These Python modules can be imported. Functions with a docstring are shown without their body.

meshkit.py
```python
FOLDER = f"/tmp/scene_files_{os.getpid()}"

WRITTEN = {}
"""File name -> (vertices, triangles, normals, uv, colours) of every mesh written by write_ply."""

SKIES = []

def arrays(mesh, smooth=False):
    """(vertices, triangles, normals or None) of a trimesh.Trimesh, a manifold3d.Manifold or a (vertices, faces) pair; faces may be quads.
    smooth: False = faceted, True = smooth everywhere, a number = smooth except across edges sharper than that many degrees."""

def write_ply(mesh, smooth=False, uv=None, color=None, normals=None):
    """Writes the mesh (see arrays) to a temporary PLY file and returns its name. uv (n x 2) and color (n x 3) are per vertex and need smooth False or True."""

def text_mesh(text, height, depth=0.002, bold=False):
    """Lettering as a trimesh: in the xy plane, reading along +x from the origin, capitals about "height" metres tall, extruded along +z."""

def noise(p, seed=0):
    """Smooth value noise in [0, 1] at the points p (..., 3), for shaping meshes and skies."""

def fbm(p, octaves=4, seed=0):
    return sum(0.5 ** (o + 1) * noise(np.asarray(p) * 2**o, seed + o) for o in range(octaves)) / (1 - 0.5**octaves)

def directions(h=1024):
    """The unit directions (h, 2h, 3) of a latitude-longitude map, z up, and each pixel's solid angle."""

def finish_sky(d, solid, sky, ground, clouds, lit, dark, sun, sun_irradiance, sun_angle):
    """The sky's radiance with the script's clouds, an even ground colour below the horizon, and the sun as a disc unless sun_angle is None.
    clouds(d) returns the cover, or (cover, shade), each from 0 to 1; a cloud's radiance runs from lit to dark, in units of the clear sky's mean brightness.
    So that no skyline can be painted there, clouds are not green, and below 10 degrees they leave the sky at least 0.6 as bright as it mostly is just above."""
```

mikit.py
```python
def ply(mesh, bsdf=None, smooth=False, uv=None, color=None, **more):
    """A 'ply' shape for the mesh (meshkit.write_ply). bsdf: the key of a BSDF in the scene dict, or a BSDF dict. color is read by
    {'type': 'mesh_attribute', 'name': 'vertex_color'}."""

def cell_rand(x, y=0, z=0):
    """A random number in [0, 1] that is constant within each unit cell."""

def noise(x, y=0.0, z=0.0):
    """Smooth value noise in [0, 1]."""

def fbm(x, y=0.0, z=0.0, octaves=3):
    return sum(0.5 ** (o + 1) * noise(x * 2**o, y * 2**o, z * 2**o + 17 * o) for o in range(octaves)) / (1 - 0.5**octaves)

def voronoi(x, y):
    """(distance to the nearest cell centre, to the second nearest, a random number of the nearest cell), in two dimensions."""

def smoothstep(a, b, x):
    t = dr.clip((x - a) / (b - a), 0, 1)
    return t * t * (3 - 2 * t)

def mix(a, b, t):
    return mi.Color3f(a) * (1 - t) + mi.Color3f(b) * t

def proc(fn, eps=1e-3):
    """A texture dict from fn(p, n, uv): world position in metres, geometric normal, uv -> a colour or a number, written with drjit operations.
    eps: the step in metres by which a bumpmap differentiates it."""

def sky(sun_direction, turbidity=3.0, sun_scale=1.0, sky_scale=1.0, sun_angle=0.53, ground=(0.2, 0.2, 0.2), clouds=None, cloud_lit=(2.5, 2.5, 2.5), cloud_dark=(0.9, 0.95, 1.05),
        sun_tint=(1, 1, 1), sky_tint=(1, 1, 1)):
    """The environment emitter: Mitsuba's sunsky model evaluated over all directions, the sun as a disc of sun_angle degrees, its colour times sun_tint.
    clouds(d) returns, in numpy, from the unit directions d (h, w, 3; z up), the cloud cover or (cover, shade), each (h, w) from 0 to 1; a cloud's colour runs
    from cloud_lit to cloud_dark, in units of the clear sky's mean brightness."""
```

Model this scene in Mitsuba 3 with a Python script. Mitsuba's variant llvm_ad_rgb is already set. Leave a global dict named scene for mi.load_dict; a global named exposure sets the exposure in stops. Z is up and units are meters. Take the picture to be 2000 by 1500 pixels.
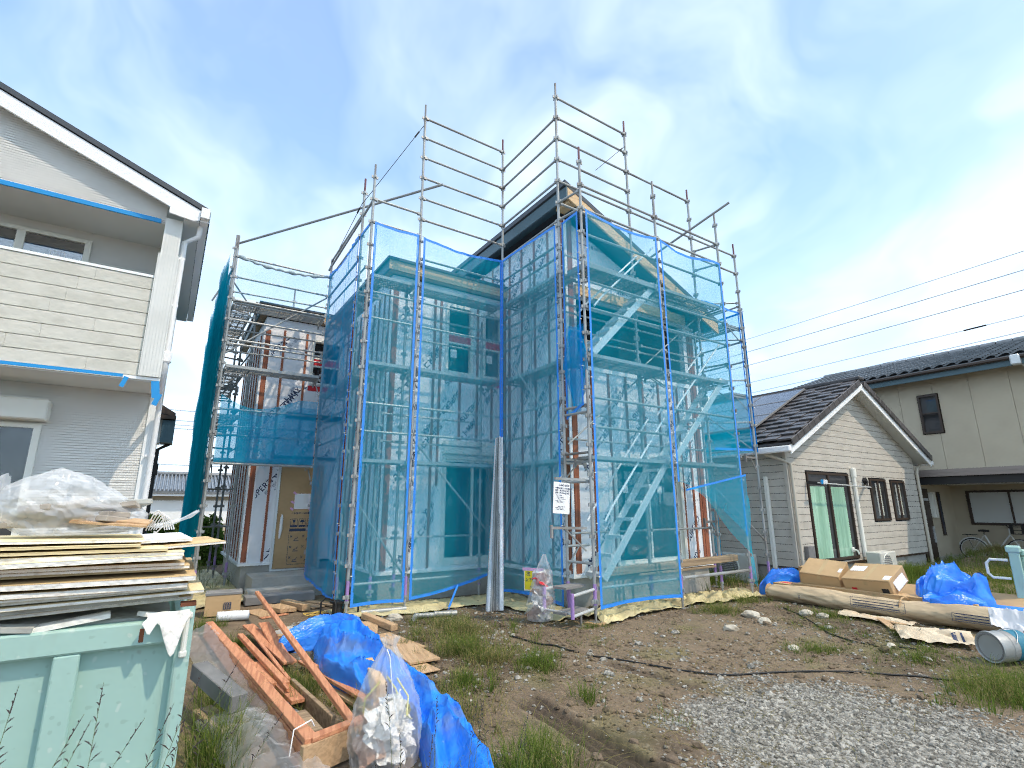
import math, random
import numpy as np, trimesh, drjit as dr, mitsuba as mi
import shapely
from shapely.geometry import Polygon, box as sbox
from shapely.ops import unary_union
import meshkit, mikit
from mikit import noise, fbm, voronoi, cell_rand, smoothstep, mix, proc

# ------------------------------------------------------------------ camera, sky, exposure
T = mi.ScalarTransform4f
EYE = np.array([0.0, 0.0, 1.62])
_p, _y, _r = math.radians(13.335), math.radians(56.5), math.radians(-0.14)
_fw = np.array([math.cos(_y), math.sin(_y), 0]); _rt = np.array([math.sin(_y), -math.cos(_y), 0])
FWD = _fw * math.cos(_p) + np.array([0, 0, math.sin(_p)])
_u0 = -_fw * math.sin(_p) + np.array([0, 0, math.cos(_p)])
UPV = -_rt * math.sin(_r) + _u0 * math.cos(_r)
scene = {'type': 'scene'}
labels = {}
scene['camera'] = {'type': 'perspective', 'fov': 89.65, 'fov_axis': 'x', 'near_clip': 0.05, 'far_clip': 2000.0,
                   'to_world': T().look_at(origin=EYE.tolist(), target=(EYE + FWD).tolist(), up=UPV.tolist())}

def clouds(d):
    z = np.maximum(d[..., 2], 0.02)
    q = np.stack([d[..., 0] / (z + 0.45), d[..., 1] / (z + 0.45), z * 0], -1) * 1.6
    a = math.radians(64)
    r = np.stack([q[..., 0] * math.cos(a) + q[..., 1] * math.sin(a), -q[..., 0] * math.sin(a) + q[..., 1] * math.cos(a), q[..., 2]], -1)
    w = meshkit.fbm(r * 1.7 + 5.0, 4, 3)
    n1 = meshkit.fbm(r * np.array([1.3, 1.9, 1]) + w[..., None] * 1.1 + 11.3, 7, 1)
    n2 = meshkit.fbm(r * np.array([3.0, 6.5, 1]) + w[..., None] * 3.0 + 3.7, 6, 7)
    n3 = meshkit.fbm(r * np.array([0.7, 0.7, 1]) + 8.2, 3, 5)
    c = np.clip((n1 - 0.40) * 2.6, 0, 1) * 0.55 + np.clip((n2 - 0.42) * 2.2, 0, 1) * 0.28 + np.clip((n3 - 0.42) * 2.4, 0, 1) * 0.30
    c = c + 0.25 * np.clip(1 - d[..., 2] / 0.62, 0, 1) ** 1.2
    c = np.where(c > 0.55, 0.55 + (c - 0.55) * 0.7, c)
    return np.clip(c * 0.93 + 0.22, 0, 0.93), np.clip((0.52 - n1) * 1.6 + (n2 - .5) * .8, 0, 0.55)

scene['sky'] = mikit.sky([0.46, -1.0, 1.5], turbidity=3, sun_scale=0.78, sky_scale=2.75, sun_angle=0.9, clouds=clouds, cloud_lit=(1.72, 1.93, 2.08), cloud_dark=(1.1, 1.42, 1.75), sky_tint=(1.05, 1.32, 1.36), ground=(0.16, 0.14, 0.11))
exposure = 1.3

# ------------------------------------------------------------------ helpers
RNG = np.random.default_rng(7)
def rnd(a, b): return float(RNG.uniform(a, b))
def unit(v):
    v = np.asarray(v, float); return v / (np.linalg.norm(v) + 1e-12)
def frame(d, up=(0, 0, 1)):
    d = unit(d); up = np.asarray(up, float)
    if abs(d @ unit(up)) > 0.98: up = np.array([1.0, 0, 0])
    s = unit(np.cross(up, d)); return s, np.cross(d, s), d
def rotz(a):
    c, s = math.cos(a), math.sin(a); return np.array([[c, -s, 0], [s, c, 0], [0, 0, 1.0]])
def roty(a):
    c, s = math.cos(a), math.sin(a); return np.array([[c, 0, s], [0, 1.0, 0], [-s, 0, c]])
def rotx(a):
    c, s = math.cos(a), math.sin(a); return np.array([[1.0, 0, 0], [0, c, -s], [0, s, c]])

CB_V = np.array([[x, y, z] for x in (-1, 1) for y in (-1, 1) for z in (-1, 1)], float)
CB_F = np.array([[0, 1, 3], [0, 3, 2], [4, 6, 7], [4, 7, 5], [0, 4, 5], [0, 5, 1], [2, 3, 7], [2, 7, 6], [0, 2, 6], [0, 6, 4], [1, 5, 7], [1, 7, 3]])
def _chamfer(h, c):
    pts = []
    for s in CB_V:
        for k in range(3):
            p = s * (h - c); p[k] = s[k] * h[k]; pts.append(p)
    hull = trimesh.convex.convex_hull(np.array(pts))
    return np.array(hull.vertices), np.array(hull.faces)

class M:
    """collects triangles"""
    def __init__(s): s.v, s.f, s.n = [], [], 0
    def add(s, v, f):
        v = np.asarray(v, float); f = np.asarray(f, int)
        if f.shape[1] == 4: f = np.vstack([f[:, [0, 1, 2]], f[:, [0, 2, 3]]])
        s.v.append(v); s.f.append(f + s.n); s.n += len(v); return s
    def box(s, c, size, R=None, ch=0):
        h = np.asarray(size, float) / 2
        v, f = _chamfer(h, min(ch, h.min() * 0.45)) if ch else (CB_V * h, CB_F)
        if R is not None: v = v @ np.asarray(R).T
        return s.add(v + np.asarray(c, float), f)
    def span(s, a, b, ch=0):
        a, b = np.asarray(a, float), np.asarray(b, float); return s.box((a + b) / 2, np.abs(b - a), ch=ch)
    def bar(s, p0, p1, w, h, up=(0, 0, 1), ch=0):
        p0, p1 = np.asarray(p0, float), np.asarray(p1, float)
        a, b, d = frame(p1 - p0, up)
        return s.box((p0 + p1) / 2, (w, h, np.linalg.norm(p1 - p0)), np.stack([a, b, d], 1), ch)
    def tube(s, pts, r, n=8, cap=True, r1=None):
        pts = np.asarray(pts, float); k = len(pts)
        rr = np.broadcast_to(np.asarray(r, float), (k,)).copy()
        if r1 is not None: rr = np.linspace(r, r1, k)
        t = np.gradient(pts, axis=0); t /= np.linalg.norm(t, axis=1, keepdims=True) + 1e-12
        a, b, _ = frame(t[0]); V = []
        for i in range(k):
            a = unit(a - t[i] * (a @ t[i])); b = np.cross(t[i], a)
            ang = np.arange(n) * 2 * np.pi / n
            V.append(pts[i] + rr[i] * (np.cos(ang)[:, None] * a + np.sin(ang)[:, None] * b))
        V = np.vstack(V); F = []
        i, j = np.meshgrid(np.arange(k - 1), np.arange(n), indexing='ij')
        q = np.stack([i * n + j, i * n + (j + 1) % n, (i + 1) * n + (j + 1) % n, (i + 1) * n + j], -1).reshape(-1, 4)
        F = np.vstack([q[:, [0, 1, 2]], q[:, [0, 2, 3]]])
        if cap:
            e = (k - 1) * n
            F = np.vstack([F, [[0, x + 1, x] for x in range(1, n - 1)], [[e, e + x, e + x + 1] for x in range(1, n - 1)]])
        return s.add(V, F)
    def grid(s, P, flip=False):
        P = np.asarray(P, float); m, n = P.shape[:2]
        i, j = np.meshgrid(np.arange(m - 1), np.arange(n - 1), indexing='ij')
        q = np.stack([i * n + j, (i + 1) * n + j, (i + 1) * n + j + 1, i * n + j + 1], -1).reshape(-1, 4)
        return s.add(P.reshape(-1, 3), q[:, ::-1] if flip else q)
    def ext(s, poly, d, O, U, V):
        """shapely polygon in (U,V) from O, extruded by d along U x V"""
        U, V, O = np.asarray(U, float), np.asarray(V, float), np.asarray(O, float); N = np.cross(U, V)
        for g in getattr(poly, 'geoms', [poly]):
            if g.is_empty or g.area < 1e-6: continue
            m = trimesh.creation.extrude_polygon(g, d, engine='earcut'); q = np.array(m.vertices)
            s.add(O + q[:, :1] * U + q[:, 1:2] * V + q[:, 2:] * N, m.faces)
        return s
    def flat(s, poly, O, U, V):
        U, V, O = np.asarray(U, float), np.asarray(V, float), np.asarray(O, float)
        for g in getattr(poly, 'geoms', [poly]):
            if g.is_empty: continue
            v, f = trimesh.creation.triangulate_polygon(g, engine='earcut'); v = np.asarray(v)
            s.add(O + v[:, :1] * U + v[:, 1:2] * V, f)
        return s
    def lathe(s, prof, c, axis=(0, 0, 1), n=24):
        a, b, d = frame(axis); prof = np.asarray(prof, float); ang = np.arange(n + 1) * 2 * np.pi / n
        P = np.asarray(c) + prof[:, None, :1] * (np.cos(ang)[None, :, None] * a + np.sin(ang)[None, :, None] * b) + prof[:, None, 1:] * d
        return s.grid(P, flip=True)
    def get(s): return np.vstack(s.v), np.vstack(s.f)

USED = {}
def fresh(name):
    k = USED.get(name, 0); USED[name] = k + 1
    return name if k == 0 else f'{name}_{k:03d}'
def thing(name, label=None, cat=None, group=None, kind=None):
    key = fresh(name); d = {}
    for a, b in (('label', label), ('category', cat), ('group', group), ('kind', kind)):
        if b: d[a] = b
    labels[key] = d; return key
def put(key, m, mat, smooth=False):
    v, f = m.get() if isinstance(m, M) else m
    scene[key] = mikit.ply((v, f), mat, smooth); return key
def part(parent, name, m, mat, smooth=False, label=None, kind=None):
    key = fresh(parent + '__' + name)
    if label or kind: labels[key] = {k: v for k, v in (('label', label), ('kind', kind)) if v}
    return put(key, m, mat, smooth)
def solo(name, label, cat, m, mat, smooth=False, group=None, kind=None):
    return put(thing(name, label, cat, group, kind), m, mat, smooth)

import glob as _glob
from PIL import Image, ImageDraw, ImageFont
_FN = {}
def text_poly(text, height, cjk=False, stretch=1.0):
    """lettering as a shapely shape, baseline at y=0, starting at x=0"""
    try:
        pat = 'Noto Sans CJK Regular.woff2' if cjk else 'Inter.woff2'
        font = _FN.get(pat) or _FN.setdefault(pat, ImageFont.truetype(_glob.glob('/opt/blender-*/*/datafiles/fonts/' + pat)[0], 64))
    except Exception:
        return Polygon()
    x0, y0, x1, y1 = font.getbbox(text, anchor='ls', stroke_width=2)
    im = Image.new('L', (x1 - x0 + 8, y1 - y0 + 8))
    ImageDraw.Draw(im).text((4 - x0, 4 - y0), text, 255, font, anchor='ls', stroke_width=2)
    on = np.pad(np.asarray(im) > 127, ((0, 0), (1, 1))).astype(np.int8)
    rows, st = np.nonzero(np.diff(on, axis=1) == 1); en = np.nonzero(np.diff(on, axis=1) == -1)[1]
    sh = unary_union([sbox(a, -r - 1, b, -r) for r, a, b in zip(rows, st, en)]).buffer(0.5).buffer(-0.5).simplify(1.1)
    k = height / 47.0
    return shapely.affinity.affine_transform(sh, [k * stretch, 0, 0, k, -4 * k * stretch, (4 - y0) * k])
import shapely.affinity
from shapely import affinity

# ------------------------------------------------------------------ materials
def rgb(*c): return {'type': 'rgb', 'value': list(c)}
def mat(name, color, rough=0.6, metallic=0.0, spec=0.5, bump=None, bscale=0.002, two=True, **kw):
    b = {'type': 'principled', 'base_color': color if isinstance(color, dict) else rgb(*color), 'roughness': rough, 'metallic': metallic, 'specular': spec, **kw}
    if bump is not None: b = {'type': 'bumpmap', 'tex': bump, 'scale': bscale, 'bsdf': b}
    scene[name] = {'type': 'twosided', 'bsdf': b} if two else b
def mottled(base, dark, s=3.0, lo=0.35, hi=0.75, s2=23.0):
    def fn(p, n, uv):
        a = smoothstep(lo, hi, fbm(p.x * s, p.y * s, p.z * s, 3)); b = noise(p.x * s2, p.y * s2, p.z * s2)
        return mix(base, dark, dr.clip(a * 0.8 + (b - 0.5) * 0.35, 0, 1))
    return proc(fn)
def wrinkle(p, n, uv):
    a = fbm(p.x * 3.1 + p.z * 1.2, p.y * 3.1 - p.z * 0.7, p.z * 5.0, 3); b = noise(p.x * 1.1, p.y * 1.1, p.z * 13)
    return dr.abs(a - 0.5) * 1.6 + b * 0.25
def speck(s): return proc(lambda p, n, uv: fbm(p.x * s, p.y * s, p.z * s, 2))
def wood(base, dark, ax):
    def fn(p, n, uv):
        q = [p.x * 34, p.y * 34, p.z * 34]
        if ax == 'd': q = [(p.x * 0.2 + p.y * 0.98) * 3, (p.x * 0.98 - p.y * 0.2) * 60, p.z * 60]
        else: q['xyz'.index(ax)] = q['xyz'.index(ax)] * 0.025
        g = fbm(q[0], q[1], q[2], 3); k = noise(p.x * 2.3, p.y * 2.3, p.z * 2.3)
        return mix(base, dark, dr.clip(smoothstep(0.35, 0.7, g) * 0.75 + (k - 0.5) * 0.5, 0, 1))
    return proc(fn)

mat('m_wrap', mottled((0.80, 0.82, 0.86), (0.70, 0.72, 0.76), 1.6), 0.42, bump=proc(wrinkle, 0.01), bscale=0.02)
mat('m_print', (0.03, 0.045, 0.10), 0.6); mat('m_print_pale', (0.33, 0.37, 0.45), 0.6)
mat('m_wood_red', wood((0.36, 0.125, 0.065), (0.20, 0.06, 0.035), 'z'), 0.65)
mat('m_wood_pale', wood((0.66, 0.47, 0.27), (0.50, 0.32, 0.16), 'x'), 0.6)
mat('m_wood_old', wood((0.36, 0.26, 0.16), (0.20, 0.14, 0.09), 'x'), 0.75)
mat('m_lumber', wood((0.60, 0.28, 0.15), (0.40, 0.15, 0.075), 'd'), 0.62)
mat('m_ply', wood((0.52, 0.35, 0.20), (0.38, 0.24, 0.13), 'd'), 0.65)
mat('m_concrete', mottled((0.40, 0.39, 0.36), (0.24, 0.23, 0.20), 1.7, 0.4, 0.8, 31), 0.85, bump=speck(60.0), bscale=0.002)
mat('m_slab', mottled((0.22, 0.22, 0.22), (0.14, 0.14, 0.14), 3), 0.85)
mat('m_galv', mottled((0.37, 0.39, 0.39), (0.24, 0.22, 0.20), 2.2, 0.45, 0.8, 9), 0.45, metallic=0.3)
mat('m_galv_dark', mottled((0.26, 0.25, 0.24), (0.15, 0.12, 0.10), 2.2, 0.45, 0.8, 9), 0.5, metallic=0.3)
mat('m_alu', (0.66, 0.68, 0.68), 0.4, metallic=0.5); mat('m_stud', (0.76, 0.80, 0.84), 0.35, metallic=0.35)
mat('m_purple', (0.36, 0.22, 0.50), 0.5); mat('m_maroon', (0.16, 0.06, 0.07), 0.5)
mat('m_hem', (0.03, 0.25, 0.80), 0.55)
mat('m_trim', (0.82, 0.84, 0.84), 0.4); mat('m_white', (0.84, 0.85, 0.86), 0.45)
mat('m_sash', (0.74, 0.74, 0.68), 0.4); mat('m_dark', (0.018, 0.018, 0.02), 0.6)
mat('m_brown', (0.045, 0.030, 0.022), 0.45); mat('m_fascia', (0.065, 0.125, 0.155), 0.45)
mat('m_red', (0.55, 0.02, 0.03), 0.5); mat('m_pink', (0.72, 0.42, 0.66), 0.6)
mat('m_blacktape', (0.012, 0.012, 0.013), 0.5)
mat('m_rubber', (0.016, 0.016, 0.017), 0.55)
mat('m_roof_metal', (0.055, 0.062, 0.072), 0.4)
mat('m_blue_tape', (0.01, 0.26, 0.62), 0.45)
mat('m_yellow', (0.80, 0.66, 0.02), 0.5)
mat('m_rope', (0.62, 0.42, 0.10), 0.7)
mat('m_cream', mottled((0.60, 0.52, 0.28), (0.34, 0.29, 0.17), 3.0, 0.35, 0.75), 0.5, bump=speck(9.0), bscale=0.03)
# nets: woven mesh, see-through
def net(name, col, op, tr=1.1):
    scene[name] = {'type': 'mask', 'opacity': op, 'bsdf': {'type': 'principledthin', 'base_color': rgb(*col), 'roughness': 0.55, 'diff_trans': tr, 'spec_trans': 0.0}}
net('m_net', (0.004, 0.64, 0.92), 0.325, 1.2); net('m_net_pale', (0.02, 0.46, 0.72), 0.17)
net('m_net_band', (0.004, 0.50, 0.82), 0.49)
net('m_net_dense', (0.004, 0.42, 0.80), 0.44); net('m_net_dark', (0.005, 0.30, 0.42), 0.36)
scene['m_film'] = {'type': 'mask', 'opacity': 0.19, 'bsdf': {'type': 'twosided', 'bsdf': {'type': 'principled', 'base_color': rgb(0.66, 0.68, 0.70), 'roughness': 0.12, 'specular': 1.0, 'clearcoat': 1.0, 'clearcoat_gloss': 0.9}}}
scene['m_film_bag'] = {'type': 'mask', 'opacity': 0.36, 'bsdf': {'type': 'twosided', 'bsdf': {'type': 'principled', 'base_color': rgb(0.74, 0.76, 0.78), 'roughness': 0.12, 'specular': 1.0, 'clearcoat': 1.0, 'clearcoat_gloss': 0.9}}}
scene['m_film_milky'] = {'type': 'mask', 'opacity': 0.47, 'bsdf': {'type': 'twosided', 'bsdf': {'type': 'principled', 'base_color': rgb(0.72, 0.74, 0.74), 'roughness': 0.2, 'specular': 0.8, 'clearcoat': 0.5}}}
def holes(p, n, uv):
    a = dr.abs(dr.sin((p.x + p.y * 0.37) * 70) ) ; b = dr.abs(dr.sin((p.y - p.x * 0.37) * 70))
    return dr.select((a > 0.55) & (b > 0.55), 0.0, 1.0)
scene['m_deck'] = {'type': 'mask', 'opacity': proc(holes), 'bsdf': {'type': 'twosided', 'bsdf': {'type': 'principled', 'base_color': rgb(0.36, 0.37, 0.36), 'roughness': 0.5, 'metallic': 0.4}}}
scene['m_glass'] = {'type': 'thindielectric', 'int_ior': 1.5}; scene['m_glass_coated'] = {'type': 'thindielectric', 'int_ior': 2.4}
mat('m_unlit_room', (0.035, 0.04, 0.045), 0.7)  # near-black colour stands in for the shade inside unlit rooms
# ------------------------------------------------------------------ ground
GRAVEL = Polygon([(3.62, 3.30), (4.1, 3.52), (4.9, 3.42), (5.5, 3.05), (5.7, 2.55), (5.4, 2.1), (5.1, 1.5), (4.9, 0.6), (2.6, 0.6), (2.9, 1.6), (3.1, 2.4), (3.25, 2.8)])
def seg_d(x, y, a, b):
    a, b = np.asarray(a, float), np.asarray(b, float); d = b - a; L = np.linalg.norm(d); d = d / L
    t = (x - a[0]) * d[0] + (y - a[1]) * d[1]; s = (x - a[0]) * -d[1] + (y - a[1]) * d[0]
    return t, s, L
def ss(a, b, x):
    t = np.clip((x - a) / (b - a), 0, 1); return t * t * (3 - 2 * t)
RUTS = [((2.80, 4.05), (2.74, 2.2), 0.125, 0.045), ((4.15, 4.45), (4.22, 3.2), 0.08, 0.018)]
def ground_h(x, y):
    x, y = np.asarray(x, float), np.asarray(y, float)
    q = np.stack([x, y, x * 0], -1)
    near = ss(16, 9, np.hypot(x - 3, y - 4))
    h = (meshkit.fbm(q * 0.9 + 3, 3, 2) - 0.5) * 0.07 + (meshkit.fbm(q * 5.0, 3, 4) - 0.5) * 0.035 * near + (meshkit.fbm(q * 22.0, 2, 9) - 0.5) * 0.016 * near
    for a, b, w, dp in RUTS:
        t, s, L = seg_d(x, y, a, b)
        s = s + (meshkit.noise(np.stack([t * 2.2, s * 0, s * 0], -1), 5) - 0.5) * 0.06
        m = ss(-0.1, 0.25, t) * ss(L + 0.1, L - 0.3, t)
        lug = 0.35 * np.sin((t + np.abs(s) * 0.5) * 2 * np.pi / 0.085) * 0.5 + 0.65 * np.cos(s * 2 * np.pi / (w * 0.62))
        h = h + m * (-dp * ss(w * 1.15, w * 0.8, np.abs(s)) * (0.72 + 0.28 * lug) + dp * 0.35 * np.exp(-((np.abs(s) - w * 1.35) / (w * 0.28)) ** 2) * (0.4 + meshkit.noise(q * 9, 3)))
    mound = np.exp(-(((x - 19.0) / 1.3) ** 2 + ((y - 4.9) / 0.9) ** 2)) * 0.42
    flat = ss(1.5, 3.0, np.hypot(np.maximum(np.maximum(1.4 - x, x - 9.3), 0), np.maximum(np.maximum(9.5 - y, 0), 0)))
    return h * (0.35 + 0.65 * flat) + mound
def gh(x, y): return float(ground_h(np.array([x]), np.array([y]))[0])
def axis_lines(a, b, step, far):
    out = [np.arange(a, b, step)]; g = step; lo, hi = a, b
    L, H = [], []
    while lo > -far or hi < far:
        g *= 1.22; lo -= g; hi += g; L.append(lo); H.append(hi)
    return np.concatenate([L[::-1], out[0], H])
gx, gy = axis_lines(0.2, 9.6, 0.020, 400.0), axis_lines(1.4, 8.6, 0.020, 400.0)
GX, GY = np.meshgrid(gx, gy, indexing='ij')
def soil(p, n, uv):
    a = fbm(p.x * 0.7 + 3.0, p.y * 0.7, 0.0, 3); b = fbm(p.x * 6.0, p.y * 6.0, 1.0, 3); c = noise(p.x * 55, p.y * 55, p.z * 20)
    col = mix((0.165, 0.122, 0.080), (0.085, 0.060, 0.038), dr.clip(smoothstep(0.35, 0.65, a) * 0.7 + (b - 0.5) * 1.1, 0, 1))
    col = mix(col, (0.24, 0.20, 0.15), smoothstep(0.70, 0.90, c) * 0.5)
    col = mix(col, (0.15, 0.15, 0.055), smoothstep(0.52, 0.70, fbm(p.x * 1.6 + 9, p.y * 1.6, 4.0, 4)) * 0.32)
    rut = smoothstep(.16, .10, dr.abs(p.x - 2.80 + (4.05 - p.y) * .032)) * smoothstep(4.15, 3.9, p.y) + smoothstep(.10, .06, dr.abs(p.x - 4.15 - (4.45 - p.y) * .056)) * smoothstep(4.5, 4.35, p.y) * smoothstep(3.25, 3.45, p.y) * .7
    col = mix(col, (0.048, 0.033, 0.022), dr.clip(rut, 0, 1) * .8)
    # grey gravel spread over the drive
    d = dr.sqrt(dr.square((p.x - 4.3) / 1.15) + dr.square((p.y - 1.98) / 1.22)) + (fbm(p.x * 2.6, p.y * 2.6, 7.0, 3) - 0.5) * 0.9
    g = smoothstep(1.15, 0.7, d)
    v0, v1, vc = voronoi(p.x * 46, p.y * 46)
    st = mix((0.13, 0.125, 0.11), (0.34, 0.33, 0.30), vc) * (0.45 + 0.55 * smoothstep(0.0, 0.22, v1 - v0))
    return mix(col, st, g * 0.85)
mat('m_soil', proc(soil), 0.92, bump=proc(lambda p, n, uv: fbm(p.x * 40, p.y * 40, 0.0, 3), 0.002), bscale=0.012)
g = M(); g.grid(np.stack([GX, GY, ground_h(GX, GY)], -1), flip=False)
solo('ground', 'bare trodden brown building plot with thin grass and scattered stones', 'ground', g, 'm_soil', True, kind='structure')

# stones: gravel of the drive and pebbles strewn over the soil
def stone_set(n):
    out = []
    for k in range(n):
        m = trimesh.creation.icosahedron(); v = np.array(m.vertices) * (0.75 + 0.5 * RNG.random((12, 1))) * np.array([1, rnd(0.6, 0.95), rnd(0.45, 0.7)])
        out.append((v, np.array(m.faces)))
    return out
STONES = stone_set(14)
def scatter_stones(pts, sizes, sink=0.3):
    V, F, n = [], [], 0
    zs = ground_h(pts[:, 0], pts[:, 1])
    for (x, y), s, z in zip(pts, sizes, zs):
        v, f = STONES[RNG.integers(14)]
        a = RNG.uniform(0, 6.28); c, q = math.cos(a), math.sin(a)
        w = v * s
        w = np.stack([w[:, 0] * c - w[:, 1] * q + x, w[:, 0] * q + w[:, 1] * c + y, w[:, 2] + z + s * (0.5 - sink)], 1)
        V.append(w); F.append(f + n); n += 12
    m = M(); m.add(np.vstack(V), np.vstack(F)); return m
def stone_col(p, n, uv):
    r = cell_rand(p.x * 42, p.y * 42, 0.0); r2 = noise(p.x * 90, p.y * 90, p.z * 90)
    return mix((0.13, 0.12, 0.10), (0.44, 0.42, 0.37), dr.clip(dr.power(r, 1.45) * 1.0 + (r2 - 0.5) * 0.3, 0, 1))
mat('m_stone', proc(stone_col), 0.8)
pts = []
while len(pts) < 24000:
    q = np.stack([RNG.uniform(2.4, 6.0, 4000), RNG.uniform(1.0, 3.9, 4000)], 1)
    d = np.hypot((q[:, 0] - 4.3) / 1.15, (q[:, 1] - 1.98) / 1.22) + (meshkit.fbm(np.stack([q[:, 0] * 2.6, q[:, 1] * 2.6, q[:, 0] * 0 + 7], -1), 3) - 0.5) * 0.7
    keep = RNG.random(4000) < ss(1.35, 0.55, d)
    pts += q[keep].tolist()
pts = np.array(pts[:24000])
solo('gravel', 'grey crushed stone gravel spread over the drive', 'gravel', scatter_stones(pts, RNG.uniform(0.005, 0.0145, len(pts)) * (1 + 0.8 * (RNG.random(len(pts)) > 0.95))), 'm_stone', False, kind='stuff')
q = np.stack([RNG.uniform(1.3, 9.4, 9000), RNG.uniform(2.0, 8.4, 9000)], 1)[:6500]
q = q[RNG.random(len(q)) < 0.25 + 0.75 * ss(0.45, 0.62, meshkit.fbm(np.stack([q[:, 0], q[:, 1], q[:, 0] * 0], -1) * 1.1, 3, 6))]
solo('pebbles', 'small pale pebbles strewn over the brown soil', 'pebbles', scatter_stones(q, RNG.gamma(2.0, 0.0052, len(q)) + 0.004), 'm_stone', False, kind='stuff')
q = np.stack([RNG.uniform(1.0, 9.6, 16000), RNG.uniform(1.8, 8.6, 16000)], 1); q = q[RNG.random(len(q)) < ss(.40, .62, meshkit.fbm(np.stack([q[:, 0], q[:, 1], q[:, 0] * 0 + 5], -1) * 1.5, 3, 16))]
solo('soil_crumbs', 'loose crumbs of brown soil scattered over the plot', 'soil', scatter_stones(q, RNG.gamma(2.0, 0.0055, len(q)) + 0.003), 'm_soil', False, kind='stuff')
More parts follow.
